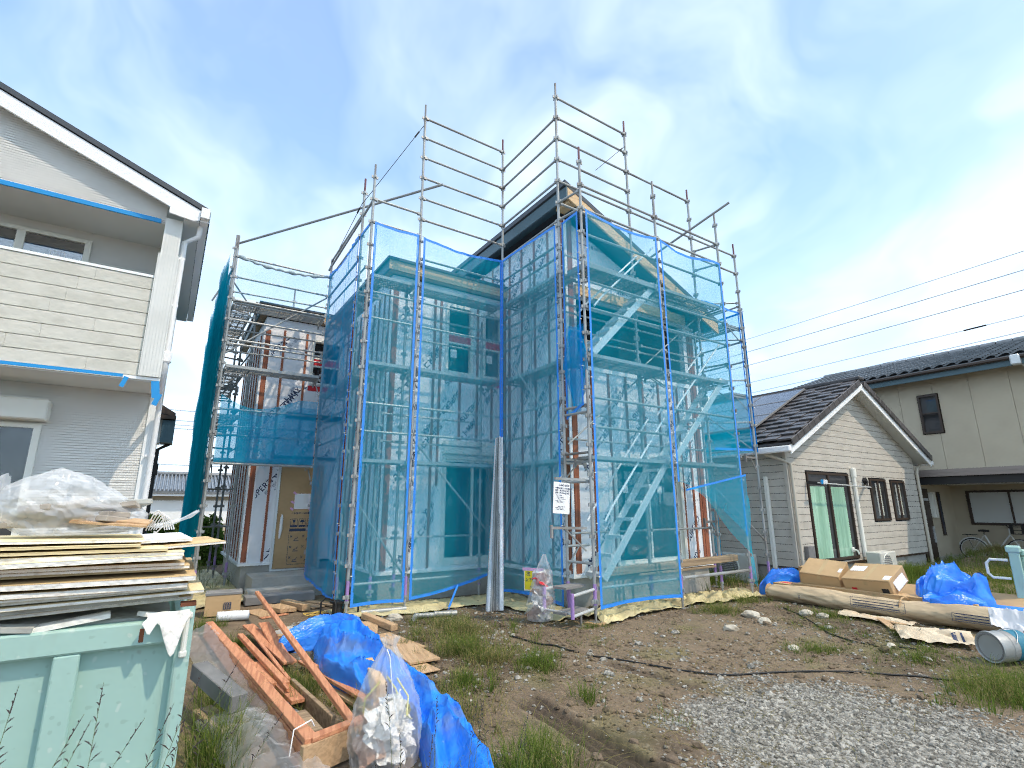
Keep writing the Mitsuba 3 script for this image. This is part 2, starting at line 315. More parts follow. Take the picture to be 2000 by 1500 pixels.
# single larger lumps of broken concrete and rock
mat('m_rock', mottled((0.52, 0.48, 0.40), (0.26, 0.22, 0.16), 9.0), 0.85)
mat('m_clod', mottled((0.17, 0.125, 0.085), (0.09, 0.065, 0.045), 14.0), .9)
ROCKS = [(7.55, 4.95, .10, 'broken grey concrete lump beside the loose net at the scaffold foot', 0), (6.55, 4.60, .075, 'flat pale stone lying in the bare soil before the stairs', 0), (7.35, 4.62, .085, 'rough brown rock beside the flat grass patch', 0),
         (8.36, 4.56, .085, 'grey rock half sunk in grass beside the paper roll', 0), (8.33, 4.30, .07, 'smaller grey stone beside the rock under the paper roll', 0), (7.35, 3.05, .05, 'round white pebble in the grass near the hose', 0), (6.28, 3.62, .06, 'thin beige stone chip standing in the grass', 0),
         (2.97, 2.62, .04, 'muddy clod on the rim of the tyre rut', 1), (2.60, 2.92, .035, 'pale clod fallen beside the tyre rut', 1), (2.56, 3.25, .03, 'small clod at the upper end of the tyre rut', 1), (2.97, 2.95, .03, 'brown clod pressed up by the tyre', 1),
         (3.05, 7.75, .10, 'round brown rock lying at the pipe end', 0), (6.35, 1.95, .05, 'beige stone in the grass near the pail', 0), (1.62, 7.85, .075, 'white rubble lump on the bare soil behind the lumber', 0), (1.90, 7.65, .085, 'broad white rubble lump before the blue tarpaulin', 0), (2.05, 7.95, .05, 'little white rubble piece near the cable reel', 0)]
for x, y, s, lab, kd in ROCKS:
    m = trimesh.creation.icosphere(subdivisions=3); v = np.array(m.vertices)
    v = v * (0.72 + 0.6 * meshkit.fbm(v * 1.9 + x * 7, 4, 3)[:, None]) * s * np.array([1.25, 0.95, 0.62]) @ rotz(x * 9).T
    solo('rock', lab, 'rock', M().add(v + [x, y, gh(x, y) + s * 0.2], m.faces), 'm_rock' if not kd else 'm_clod', 40)

# ------------------------------------------------------------------ grass
def blade_mesh(spots, bow=0.45):
    """spots: rows x, y, height, width, heading, lean"""
    s = np.asarray(spots, float); n = len(s)
    base = np.stack([s[:, 0], s[:, 1], ground_h(s[:, 0], s[:, 1]) - 0.01], 1)
    dirv = np.stack([np.cos(s[:, 4]), np.sin(s[:, 4]), s[:, 4] * 0], 1); side = np.stack([-dirv[:, 1], dirv[:, 0], s[:, 4] * 0], 1)
    V = np.zeros((n, 7, 3)); ts = [0, 0.45, 0.8, 1.0]; k = 0
    for i, t in enumerate(ts):
        c = base + dirv * (s[:, 5] * s[:, 2] * (0.25 * t + 0.75 * t * t))[:, None] + np.array([0, 0, 1.0]) * (s[:, 2] * (t - bow * s[:, 5] * t * t * 0.6))[:, None]
        w = (s[:, 3] * (1 - 0.85 * t) * 0.5)[:, None]
        if i < 3: V[:, k] = c - side * w; V[:, k + 1] = c + side * w; k += 2
        else: V[:, k] = c
    f = np.array([[0, 1, 3], [0, 3, 2], [2, 3, 5], [2, 5, 4], [4, 5, 6]])
    F = (f[None] + (np.arange(n) * 7)[:, None, None]).reshape(-1, 3)
    return M().add(V.reshape(-1, 3), F)
def grass_col(p, n, uv):
    a = noise(p.x * 2.2, p.y * 2.2, 0.0); b = cell_rand(p.x * 70, p.y * 70, 3.0)
    c = mix((0.075, 0.135, 0.022), (0.20, 0.25, 0.055), b)
    return mix(c, (0.42, 0.35, 0.17), smoothstep(0.72, 0.95, b * 0.6 + a * 0.55))
scene['m_grass'] = {'type': 'principledthin', 'base_color': proc(grass_col), 'roughness': 0.5, 'diff_trans': 0.75, 'spec_trans': 0.0}
def dry_col(p, n, uv): return mix((0.34, 0.27, 0.12), (0.20, 0.20, 0.07), cell_rand(p.x * 60, p.y * 60, 2.0))
scene['m_dry'] = {'type': 'principledthin', 'base_color': proc(dry_col), 'roughness': 0.6, 'diff_trans': 0.6, 'spec_trans': 0.0}
def tufts(zone, n, hmin, hmax, per, spread=0.07, lean=(0.25, 1.0), w=0.006):
    out = []
    for _ in range(n):
        cx, cy = zone(); h0 = rnd(hmin, hmax)
        for _ in range(per):
            r = abs(RNG.normal(0, spread)); a = rnd(0, 6.283)
            out.append((cx + r * math.cos(a), cy + r * math.sin(a), h0 * rnd(0.5, 1.15), w * rnd(0.6, 1.3), a + rnd(-0.9, 0.9), rnd(*lean)))
    return out
def ell(cx, cy, rx, ry):
    def f():
        a, r = rnd(0, 6.283), min(abs(RNG.normal(0, .62)), 1.6); return cx + rx * r * math.cos(a), cy + ry * r * math.sin(a)
    return f
B = []
for z, n, a, b, per in [(ell(3.45, 6.55, .55, .95), 75, .12, .26, 34), (ell(3.0, 5.55, .42, .7), 60, .10, .24, 32), (ell(3.45, 4.75, .38, .45), 40, .08, .20, 30), (ell(2.55, 4.75, .35, .5), 34, .08, .2, 28),
                        (ell(2.1, 4.1, .3, .5), 12, .10, .22, 26), (ell(3.25, 3.7, .08, .1), 5, .16, .26, 26), (ell(2.3, 3.1, .2, .4), 16, .12, .3, 26), (ell(3.5, 3.0, .12, .3), 6, .06, .12, 16),
                        (ell(6.5, 1.75, .75, .38), 120, .12, .26, 30), (ell(7.8, 1.4, .9, .5), 80, .1, .24, 24), (ell(6.55, 3.45, .5, .35), 34, .05, .12, 22), (ell(7.5, 5.45, .6, .35), 70, .06, .17, 26), (ell(8.6, 5.6, .4, .3), 26, .08, .2, 24), (ell(8.45, 4.3, .35, .7), 46, .06, .16, 22),
                        (ell(7.6, 3.9, .6, .9), 46, .04, .11, 18), (ell(8.2, 3.1, .5, .4), 34, .06, .14, 20), (ell(7.1, 2.7, .7, .5), 46, .05, .14, 20), (ell(5.9, 4.9, .9, .5), 16, .03, .08, 14), (ell(4.6, 5.0, .9, .7), 24, .03, .08, 14), (ell(5.3, 5.75, .5, .12), 22, .05, .12, 16),
                        (ell(1.25, 5.2, .22, .8), 26, .10, .25, 26), (ell(.55, 5.2, .12, .9), 24, .15, .35, 26), (ell(.72, 8.6, .25, .35), 24, .10, .22, 24), (ell(.95, 7.4, .2, .5), 22, .10, .22, 22), (ell(1.6, 4.5, .25, .4), 16, .1, .24, 22),
                        (ell(.5, 4.25, .12, .35), 26, .2, .5, 20), (ell(2.05, 3.0, .25, .3), 22, .12, .35, 24)]:
    B += tufts(z, n, a, b, per)
solo('grass', 'patchy green wild grass growing over the building plot', 'grass', blade_mesh(B), 'm_grass', kind='stuff')
B = []
for z, n, a, b, per in [(ell(16.5, 4.2, 3.6, 1.6), 700, .12, .34, 12), (ell(14.5, 5.4, 2.8, .5), 240, .15, .42, 12), (ell(12.4, 6.4, 1.4, .35), 60, .1, .25, 10), (ell(10.2, 7.6, .8, 1.2), 120, .15, .4, 12), (ell(12.5, 3.6, 2.2, 1.2), 160, .06, .2, 10), (ell(-.1, 17.0, 1.2, 4.0), 240, .2, .6, 12)]:
    B += tufts(z, n, a, b, per, 0.14, (0.2, 0.8), 0.012)
solo('grass', 'tall meadow grass around the neighbouring beige bungalow', 'grass', blade_mesh(B), 'm_grass', kind='stuff')
B = []
for z, n, a, b, per in [(ell(2.2, 4.0, .35, .7), 26, .1, .26, 14), (ell(1.2, 5.3, .25, .9), 50, .06, .2, 22), (ell(3.1, 5.2, .6, 1.2), 60, .08, .22, 14), (ell(6.4, 1.9, .7, .4), 30, .1, .22, 12), (ell(19.0, 4.9, 1.1, .7), 160, .1, .25, 14)]:
    B += tufts(z, n, a, b, per, 0.10, (0.5, 1.3))
B += [(rnd(1.2, 9.2), rnd(1.9, 8.3), rnd(.04, .12), rnd(.003, .006), rnd(0, 6.28), rnd(2.2, 3.5)) for _ in range(5200)]
solo('dry_grass', 'straw coloured dead grass lying between the green tufts', 'grass', blade_mesh(B), 'm_dry', kind='stuff')
# ------------------------------------------------------------------ the house under construction
X0, X1, X2, X3 = 1.42, 3.20, 5.75, 9.32
YA, YB, YC, YE = 6.86, 9.02, 11.97, 15.5
ZS = 0.52
house = thing('unfinished_house', 'two storey house under construction wrapped in white printed sheeting behind blue nets', 'house')
XU, YU, ZU = np.array([1.0, 0, 0]), np.array([0, 1.0, 0]), np.array([0, 0, 1.0])
def front_wall(parent, name, poly, y, mat_, th=0.12, label=None):      # faces -Y; polygon in (x, z)
    return part(parent, name, M().ext(poly, th, (0, y + th, 0), XU, ZU), mat_, label=label)
def left_wall(parent, name, poly, x, mat_, th=0.12, label=None):       # faces -X; polygon in (-y, z)
    return part(parent, name, M().ext(poly, th, (x + th, 0, 0), -YU, ZU), mat_, label=label)
# roof heights: main block is a shed roof falling to the right
def zr(x): return 7.30 - 0.44 * (x - 5.40)
ZB = 6.02; ZC = 5.72
op_big = sbox(6.80, 0.60, 8.56, 2.45); op_bal = sbox(5.98, 4.12, 9.00, 5.47)
op_cbig = sbox(4.36, 0.60, 5.70, 2.56); op_c1 = sbox(4.36, 4.2, 4.98, 5.68); op_c2 = sbox(5.22, 4.2, 5.70, 5.66)
op_lw = sbox(2.42, 4.3, 3.1, 5.36); op_door = sbox(2.0, 0.32, 2.92, 2.52)
front_wall(house, 'wall', Polygon([(X2, ZS), (X3, ZS), (X3, zr(X3) - .16), (X2, zr(X2) - .16)]).difference(unary_union([op_big, op_bal])), YA, 'm_wrap')
front_wall(house, 'wall', sbox(X1, ZS, X2 + .12, ZB).difference(unary_union([op_cbig, op_c1, op_c2])), YB, 'm_wrap')
front_wall(house, 'wall', sbox(X0, ZS, X1 + .12, ZC).difference(unary_union([op_lw, op_door])), YC, 'm_wrap')
left_wall(house, 'wall', sbox(-YE, ZS, -YA - .12, zr(X2) - .16), X2, 'm_wrap')
left_wall(house, 'wall', sbox(-YE, ZS, -YB - .12, ZB), X1, 'm_wrap')
left_wall(house, 'wall', sbox(-YE, ZS, -YC - .12, ZC), X0, 'm_wrap')
part(house, 'wall', M().span((X3 - .12, YA + .12, ZS), (X3, YE, zr(X3) - .18)).span((X0 + .12, YE - .12, ZS), (X3 - .12, YE, 5.4)), 'm_wrap')
# concrete base
part(house, 'foundation', M().span((X2 + .04, YA + .04, -.2), (X3 - .04, YE - .05, ZS - .05)).span((X1 + .04, YB + .04, -.2), (X2 + .04, YE - .05, ZS - .05)).span((X0 + .04, YC + .04, -.2), (X1 + .04, YE - .05, ZS - .05)), 'm_concrete')
t = M()
t.span((X2 - .035, YA - .035, ZS - .05), (X3 + .02, YA + .05, ZS)).span((X2 - .035, YA + .05, ZS - .05), (X2 + .05, YB - .035, ZS))
t.span((X1 - .035, YB - .035, ZS - .05), (X2 + .05, YB + .05, ZS)).span((X1 - .035, YB + .05, ZS - .05), (X1 + .05, YC - .035, ZS)).span((X0 - .035, YC - .035, ZS - .05), (1.97, YC + .05, ZS)).span((X0 - .035, YC + .05, ZS - .05), (X0 + .05, YE, ZS))
part(house, 'sill_flashing', t, 'm_trim')
# rear interior so that openings read dark
part(house, 'interior', M().span((X2 + .3, YA + 1.3, ZS), (X3 - .3, YE - .4, 5.3)).span((X1 + .3, YB + .7, ZS), (X2 + .2, YE - .4, 5.8)).span((X0 + .3, YC + .7, ZS), (X1 + .2, YE - .4, 5.5)), 'm_unlit_room')
# battens
def bat_front(x, z0, z1, y, w=.045): part(house, 'batten', M().span((x - w / 2, y - .020, z0), (x + w / 2, y - .001, z1)), 'm_wood_red')
def bat_side(y, z0, z1, x, w=.045): part(house, 'batten', M().span((x - .020, y - w / 2, z0), (x - .001, y + w / 2, z1)), 'm_wood_red')
bat_front(X2 + .10, ZS + .02, 7.0, YA, .11)
for x in (6.28, 6.70): bat_front(x, ZS + .02, 4.05, YA)
for x in (7.155, 7.61, 8.065): bat_front(x, 2.62, 4.05, YA)
for x in (8.64, 8.93): bat_front(x, ZS + .02, 4.05, YA)
bat_front(9.13, ZS + .02, 5.3, YA); bat_front(9.23, ZS + .02, 5.3, YA, .10)
for x in (8.52,): bat_front(x, 2.62, 4.05, YA)
bat_front(X1 + .08, ZS + .02, ZB - .3, YB, .10)
for x in (3.66, 4.115): bat_front(x, ZS + .02, ZB - .3, YB)
for x in (4.25,): bat_front(x, 2.0, ZB - .3, YB)
for x in (4.70, 5.10): bat_front(x, 5.72, ZB - .25, YB); bat_front(x, 2.85, 4.1, YB)
bat_front(5.10, 4.1, 5.72, YB); bat_front(5.45, 2.85, 4.1, YB)
bat_front(X0 + .06, ZS + .02, ZC - .3, YC, .10); bat_front(X0 + .40, ZS + .02, ZC - .25, YC); bat_front(2.30, 2.9, ZC - .25, YC)
for y in np.arange(YA + .075, YB, .455): bat_side(y, ZS + .02, 7.05, X2, .09 if y < YA + .1 else .045)
bat_side(YB - .06, ZS + .02, ZB, X2, .09); bat_side(YB - .24, ZS + .02, ZB, X2)
for y in np.arange(YB + .455, YE, .455): bat_side(y, ZB + .25, 7.0, X2)
for y in np.arange(YB + .075, YC, .303): bat_side(y, ZS + .02, ZB - .3, X1, .07 if y < YB + .1 else .04)
for y in np.arange(YC + .075, YE, .455): bat_side(y, ZS + .02, ZC - .3, X0, .09 if y < YC + .1 else .04)
# white corner strips
part(house, 'corner_flashing', M().span((X2 - .03, YA - .03, ZS), (X2 + .02, YA - .003, 6.95)), 'm_white'); part(house, 'corner_flashing', M().span((X1 - .03, YB - .03, ZS), (X1 + .008, YB - .003, ZB - .3)), 'm_white'); part(house, 'corner_flashing', M().span((X0 - .03, YC - .03, ZS), (X0 + .008, YC - .003, ZC - .3)).span((X0 + .112, YC - .026, ZS), (X0 + .14, YC - .003, ZC - .3)), 'm_white')
part(house, 'corner_flashing', M().span((9.285, YA - .03, ZS), (9.33, YA - .003, 5.2)), 'm_white')
# printed lettering on the sheeting
big = text_poly('SUPERコートMAX', .105, True, 1.0); small = text_poly('透湿・防水・遮熱', .052, True); tiny = text_poly('高耐久シート', .03, True)
def stamp(m, m2, O, U, V, flipd, clip):
    for k, (sh, oy, ox) in enumerate(((big, 0, 0), (small, -.10, .28), (tiny, -.17, .46))):
        s2 = affinity.translate(sh, ox, oy)
        a = math.radians(50 if not flipd else 230)
        s2 = affinity.rotate(s2, math.degrees(a), origin=(0.5, -.05)); s2 = affinity.translate(s2, O[0], O[1]).intersection(clip)
        if not s2.is_empty: (m2 if k else m).flat(s2, *U)
def print_wall(clip, plane, x0, x1, z0, z1, offs=0):
    m, m2 = M(), M(); c = 0; row = 0; z = z0
    while z < z1:
        x = x0 + (row % 2) * 0.42 - .3 + offs; k = 0
        while x < x1:
            stamp(m, m2, (x, z + rnd(-.08, .08)), plane, None, (k + row) % 2 == 1, clip); x += 0.86 + rnd(-.06, .06); k += 1
        z += 0.78; row += 1
    for a, mt in ((m, 'm_print'), (m2, 'm_print_pale')):
        if a.n: part(house, 'wrap_lettering', a, mt, kind='stuff')
bats = lambda xs, w=.03: unary_union([sbox(x - w, 0, x + w, 9) for x in xs])
print_wall(sbox(X2 + .3, ZS + .05, 9.05, 4.0).difference(unary_union([op_big.buffer(.16), bats((6.28, 6.70, 7.155, 7.61, 8.065, 8.52, 8.64, 8.93))])), ((0, YA - .0015, 0), XU, ZU), 5.8, 9.3, .5, 4.0)
m, m2 = M(), M(); gab = Polygon([(6.05, 5.75), (8.3, 5.75), (8.0, 6.0), (6.05, 6.85)])
for x, z in ((5.95, 6.62), (6.25, 6.02), (7.15, 5.82)):
    for k, (sh, oy) in enumerate(((affinity.scale(big, .75, .75, origin=(0, 0)), 0), (affinity.scale(small, .75, .75, origin=(0, 0)), -.10))):
        (m2 if k else m).flat(affinity.translate(affinity.rotate(sh, 180, origin=(.4, 0)), x, z - oy).intersection(gab), (0, YA - .0015, 0), XU, ZU)
part(house, 'wrap_lettering', m, 'm_print', kind='stuff'); part(house, 'wrap_lettering', m2, 'm_print_pale', kind='stuff')
print_wall(sbox(X1 + .2, ZS + .05, X2 - .02, ZB - .35).difference(unary_union([op_cbig.buffer(.14), op_c1.buffer(.07), op_c2.buffer(.07), bats((3.66, 4.115, 4.25, 4.70, 5.10, 5.45))])), ((0, YB - .0015, 0), XU, ZU), X1, X2, .5, 5.8, .1)
print_wall(sbox(X0 + .16, ZS + .05, 1.95, 5.35).union(sbox(1.95, 2.7, 3.0, 5.35)).difference(unary_union([op_lw.buffer(.08), bats((X0 + .40, 2.30))])), ((0, YC - .0015, 0), XU, ZU), X0, X1, .5, 5.3, .25)
ybs = list(np.arange(YA + .075, YB, .455)) + list(np.arange(YB + .455, YE, .455))
print_wall(sbox(-YB + .1, ZS + .05, -YA - .15, 6.9).union(sbox(-YE, ZB + .3, -YB, 6.9)).difference(bats([-y for y in ybs])), ((X2 - .0015, 0, 0), -YU, ZU), -13.0, -YA, .6, 7.0, .2)
print_wall(sbox(-YC + .1, ZS + .05, -YB - .12, ZB - .35).difference(bats([-y for y in np.arange(YB + .075, YC, .303)], .025)), ((X1 - .0015, 0, 0), -YU, ZU), -YC, -YB, .7, 5.7, .2)
# wrap seams: horizontal laps of the sheeting rolls
for z in (1.75, 3.1): part(house, 'sheeting_lap', M().span((X2 + .29, YA - .004, z), (6.72, YA - .0005, z + .012)).span((8.62, YA - .004, z), (9.08, YA - .0005, z + .012)), 'm_white')
# roofs
def slab(pts_top, th):      # 4 corner points, vertical thickness
    a = np.asarray(pts_top, float); return np.vstack([a, a - [0, 0, th]]), np.array([[0, 1, 2], [0, 2, 3], [6, 5, 4], [7, 6, 4], [0, 4, 5], [0, 5, 1], [1, 5, 6], [1, 6, 2], [2, 6, 7], [2, 7, 3], [3, 7, 4], [3, 4, 0]])
yf = YA - .42
roof = part(house, 'roof', M().add(*slab([(5.44, yf, zr(5.44) + .2), (9.72, yf, zr(9.72) + .2), (9.72, YE + .3, zr(9.72) + .2), (5.44, YE + .3, zr(5.44) + .2)], .10)), 'm_roof_metal')
part(roof, 'fascia', M().span((5.47, yf + .004, zr(5.47) - .15), (5.50, YE + .3, zr(5.47) + .085)), 'm_fascia', label='dark blue green fascia along the high eave')
part(roof, 'soffit', M().add(*slab([(5.505, yf + .05, zr(5.505) + .02), (9.69, yf + .05, zr(9.69) + .02), (9.69, YA - .002, zr(9.69) + .02), (5.505, YA - .002, zr(5.505) + .02)], .03)).span((5.505, YA, zr(5.5) - .03), (X2 - .003, YE, zr(5.5))), 'm_fascia')
part(roof, 'bargeboard', M().add(*slab([(5.505, yf + .006, zr(5.505) + .095), (9.70, yf + .006, zr(9.70) + .095), (9.70, yf + .045, zr(9.70) + .095), (5.505, yf + .045, zr(5.505) + .095)], .22)), 'm_wood_pale', label='raw timber bargeboard')
part(roof, 'rafter_end', M().span((5.55, yf + .05, zr(5.6) - .14), (5.75, YA - .004, zr(5.6) - .012)), 'm_wood_pale')
part(roof, 'rafter_end', M().span((8.05, yf + .05, zr(8.1) - .17), (8.2, YA - .004, zr(8.1) - .02)), 'm_wood_pale')
roof = part(house, 'roof', M().add(*slab([(X1 - .18, YB - .2, 6.30), (X2 - .005, YB - .2, 6.30), (X2 - .005, YE, 6.34), (X1 - .18, YE, 6.34)], .05)), 'm_roof_metal')
part(roof, 'fascia', M().span((X1 - .14, YB - .16, 6.06), (X2 - .006, YB - .13, 6.25)), 'm_wood_pale', label='raw timber fascia')
part(roof, 'fascia', M().span((X1 - .14, YB - .128, 6.06), (X1 - .11, YE, 6.25)), 'm_fascia')
part(roof, 'soffit', M().span((X1 - .108, YB - .128, 6.04), (X2 - .006, YB - .002, 6.08)).span((X1 - .108, YB, 6.04), (X1 - .002, YE, 6.08)), 'm_wood_old')
roof = part(house, 'roof', M().add(*slab([(X0 - .2, YC - .22, 5.98), (X1 - .005, YC - .22, 5.98), (X1 - .005, YE, 6.0), (X0 - .2, YE, 6.0)], .05)), 'm_roof_metal')
part(roof, 'fascia', M().span((X0 - .16, YC - .18, 5.76), (X1 - .006, YC - .15, 5.93)), 'm_wood_pale', label='raw timber fascia')
part(roof, 'fascia', M().span((X0 - .16, YC - .148, 5.76), (X0 - .13, YE, 5.93)), 'm_fascia')
part(roof, 'soffit', M().span((X0 - .128, YC - .148, 5.74), (X1 - .006, YC - .002, 5.78)).span((X0 - .128, YC, 5.74), (X0 - .002, YE, 5.78)), 'm_wood_old')
# windows
def window(parent, x0, x1, z0, z1, y, kind='slide', fm='m_sash', dark=True):
    w = .055
    fr = M().span((x0, y - .045, z0), (x0 + w, y + .07, z1)).span((x1 - w, y - .045, z0), (x1, y + .07, z1)).span((x0 + w, y - .043, z1 - w), (x1 - w, y + .07, z1)).span((x0 + w, y - .05, z0), (x1 - w, y + .07, z0 + w))
    k = part(parent, 'window', fr, fm)
    if kind == 'slide':
        xm = (x0 + x1) / 2
        for a, b, d in ((x0 + w, xm + .02, .012), (xm - .02, x1 - w, .042)):
            s = M(); s.span((a, y - .018 + d, z0 + w), (a + .04, y + .008 + d, z1 - w)).span((b - .04, y - .018 + d, z0 + w), (b, y + .008 + d, z1 - w)).span((a + .04, y - .016 + d, z0 + w), (b - .04, y + .006 + d, z0 + w + .06)).span((a + .04, y - .016 + d, z1 - w - .045), (b - .04, y + .006 + d, z1 - w))
            part(k, 'sash', s, fm)
            part(k, 'pane', M().grid([[(a + .04, y + d, z0 + w), (a + .04, y + d, z1 - w)], [(b - .04, y + d, z0 + w), (b - .04, y + d, z1 - w)]]), 'm_glass')
    else:
        zm = (z0 + z1) / 2
        part(k, 'sash', M().span((x0 + w, y - .035, zm - .11), (x1 - w, y + .03, zm - .075)).span((x0 + w, y - .035, zm + .075), (x1 - w, y + .03, zm + .11)), fm)
        part(k, 'protective_film', M().span((x0 + w, y - .028, zm - .075), (x1 - w, y - .022, zm + .075)), 'm_red', label='red protective film')
        for a, b in ((z0 + w, zm - .11), (zm + .11, z1 - w)): part(k, 'pane', M().grid([[(x0 + w, y, a), (x0 + w, y, b)], [(x1 - w, y, a), (x1 - w, y, b)]]), 'm_glass')
    return k
k = window(house, 6.72, 8.56, .57, 2.45, YA)
for x in (6.95, 7.9): part(k, 'sticker', M().span((x, YA + (.0 if x < 7.5 else .03), 1.85), (x + .13, YA + (.003 if x < 7.5 else .033), 1.98)), 'm_white')
part(house, 'window_casing', M().span((6.60, YA - .018, .55), (6.715, YA - .001, 2.56)).span((8.565, YA - .018, .55), (8.625, YA - .001, 2.56)).span((6.72, YA - .018, 2.46), (8.56, YA - .001, 2.56)), 'm_trim')
k = window(house, 4.36, 5.70, .58, 2.56, YB)
part(house, 'shutter_box', M().span((4.36, YB - .14, 2.60), (5.70, YB - .002, 2.86), ch=.008), 'm_sash')
part(house, 'window_casing', M().span((4.27, YB - .02, .55), (4.355, YB - .001, 2.86)), 'm_trim')
window(house, 4.36, 4.98, 4.20, 5.68, YB, 'hung'); window(house, 5.22, 5.70, 4.20, 5.66, YB, 'hung'); window(house, 2.42, 3.10, 4.30, 5.36, YC, 'hung')
for x0, x1 in ((4.34, 5.0), (5.2, 5.71)): part(house, 'red_tape_strip', M().span((x0, YB - .004, 4.05), (x1, YB - .0005, 4.17)), 'm_red')
part(house, 'red_tape_strip', M().span((2.40, YC - .004, 4.16), (3.1, YC - .0005, 4.28)), 'm_red')
for x in (4.48, 5.32): part(house, 'sticker', M().span((x, YB - .006, 4.55), (x + .14, YB - .003, 4.72)), 'm_white')
# recessed balcony
m = M().span((5.98, YA + .121, 4.06), (9.0, YA + 1.25, 4.12)).span((5.98, YA + 1.25, 4.12), (9.0, YA + 1.29, 5.6)).span((5.87, YA + .121, 4.06), (5.98, YA + 1.29, 5.6)).span((9.0, YA + .121, 4.06), (9.1, YA + 1.29, 5.6))
part(house, 'balcony_recess', m, 'm_slab', label='dark recessed balcony of the upper floor')
part(house, 'balcony_header', M().span((5.94, YA - .06, 5.47), (9.06, YA - .002, 5.68), ch=.006), 'm_wood_pale', label='raw laminated timber beam over the balcony')
part(house, 'balcony_sill', M().span((5.94, YA - .04, 4.04), (9.04, YA + .13, 4.115)), 'm_trim')
part(house, 'balcony_window', M().span((6.5, YA + 1.235, 4.2), (8.3, YA + 1.248, 5.5)), 'm_unlit_room')
part(house, 'parapet_upstand', M().span((5.94, YA + .02, 4.118), (9.04, YA + .07, 4.30)), 'm_slab')
# entrance
part(house, 'door_frame', M().span((1.97, YC - .05, .34), (2.02, YC + .1, 2.55)).span((2.90, YC - .05, .34), (2.95, YC + .1, 2.55)).span((2.02, YC - .05, 2.50), (2.90, YC + .1, 2.55)).span((2.02, YC - .05, .34), (2.90, YC + .1, .375)), 'm_alu')
mat('m_card', mottled((0.50, 0.34, 0.18), (0.40, 0.26, 0.13), 2.0), 0.8)
mat('m_card_dark', mottled((0.42, 0.28, 0.15), (0.33, 0.21, 0.11), 2.0), 0.8)
door = part(house, 'door', M().span((2.03, YC - .02, .385), (2.895, YC + .03, 2.495)), 'm_card', label='entrance door covered with brown printed cardboard')
def on_door(sh, x, z): return M().flat(affinity.translate(sh, x, z), (0, YC - .0215, 0), XU, ZU)
part(door, 'printed_word', on_door(text_poly('玄関ドア', .085, True), 2.36, 1.60), 'm_print')
part(door, 'printed_line', on_door(text_poly('この段ボールは養生材です', .034, True), 2.30, 1.47), 'm_print')
for i in range(3):
    x = 2.30 + i * .165
    part(door, 'care_symbol', on_door(sbox(0, 0, .145, .17).difference(sbox(.008, .04, .137, .162)).union([Polygon([(.04, .15), (.105, .15), (.09, .10), (.08, .095), (.08, .06), (.1, .05), (.045, .05), (.065, .06), (.065, .095), (.055, .10)]), Polygon([(.02, .10), (.045, .145), (.10, .145), (.125, .10), (.078, .10), (.078, .06), (.068, .06), (.068, .10)]), Polygon([(.03, .05), (.115, .05), (.12, .14), (.10, .09), (.09, .15), (.073, .10), (.055, .15), (.045, .09), (.025, .14)])][i]), x, 1.20), 'm_print')
sh = sbox(0, 0, .52, .72).difference(sbox(.008, .008, .512, .665))
for i in range(2):
    for j in range(3):
        cx, cz = .05 + i * .24, .56 - j * .21
        sh = sh.union(unary_union([affinity.rotate(sbox(cx - .03, cz - .006, cx + .03, cz + .006), a) for a in (45, 135)])).union(sbox(cx + .05, cz - .09, cx + .15, cz - .075)).union(Polygon([(cx + .07, cz - .07), (cx + .13, cz - .04), (cx + .15, cz), (cx + .14, cz), (cx + .12, cz - .03), (cx + .06, cz - .05)]))
part(door, 'instruction_print', on_door(sh, 2.29, .45), 'm_print')
for z in (1.86, 1.70): part(door, 'paper_notice', M().span((2.34, YC - .026, z - (.14 if z > 1.8 else .13)), (2.68, YC - .0225, z + .03), ch=0), 'm_white')
for x, z in ((2.34, 1.90), (2.70, 1.90), (2.31, 1.71), (2.69, 1.72), (2.30, 1.575), (2.68, 1.57)): part(door, 'masking_tape', M().box((x, YC - .029, z), (.075, .003, .04), roty(.6 if x < 2.5 else -.6)), 'm_pink')
part(door, 'handle_bag', M().tube([(2.10, YC - .06, .98), (2.11, YC - .075, 1.15), (2.115, YC - .06, 1.38), (2.12, YC - .05, 1.46)], np.array([.018, .032, .03, .012]), 8), 'm_white', True, label='door handle wrapped in white plastic')
part(house, 'canopy_flashing', M().span((1.85, YC - .10, 2.62), (3.15, YC - .002, 2.68)), 'm_fascia')
part(house, 'porch_beam', M().span((2.0, YC - .06, 3.50), (3.19, YC - .002, 3.62)), 'm_dark')
# concrete steps
st = thing('entrance_steps', 'two low concrete steps in front of the cardboard covered entrance door', 'steps')
part(st, 'step', M().span((1.55, YC - .98, -.1), (3.12, YC - .052, .335), ch=.01), 'm_concrete')
part(st, 'step', M().span((1.44, YC - 1.36, -.1), (3.12, YC - .99, .175), ch=.01), 'm_concrete')
solo('kerb_slab', 'dark grey precast slab lying at the foot of the entrance steps', 'slab', M().box((1.92, 10.28, .075), (1.12, .36, .13), rotz(-.03), ch=.008), 'm_slab')
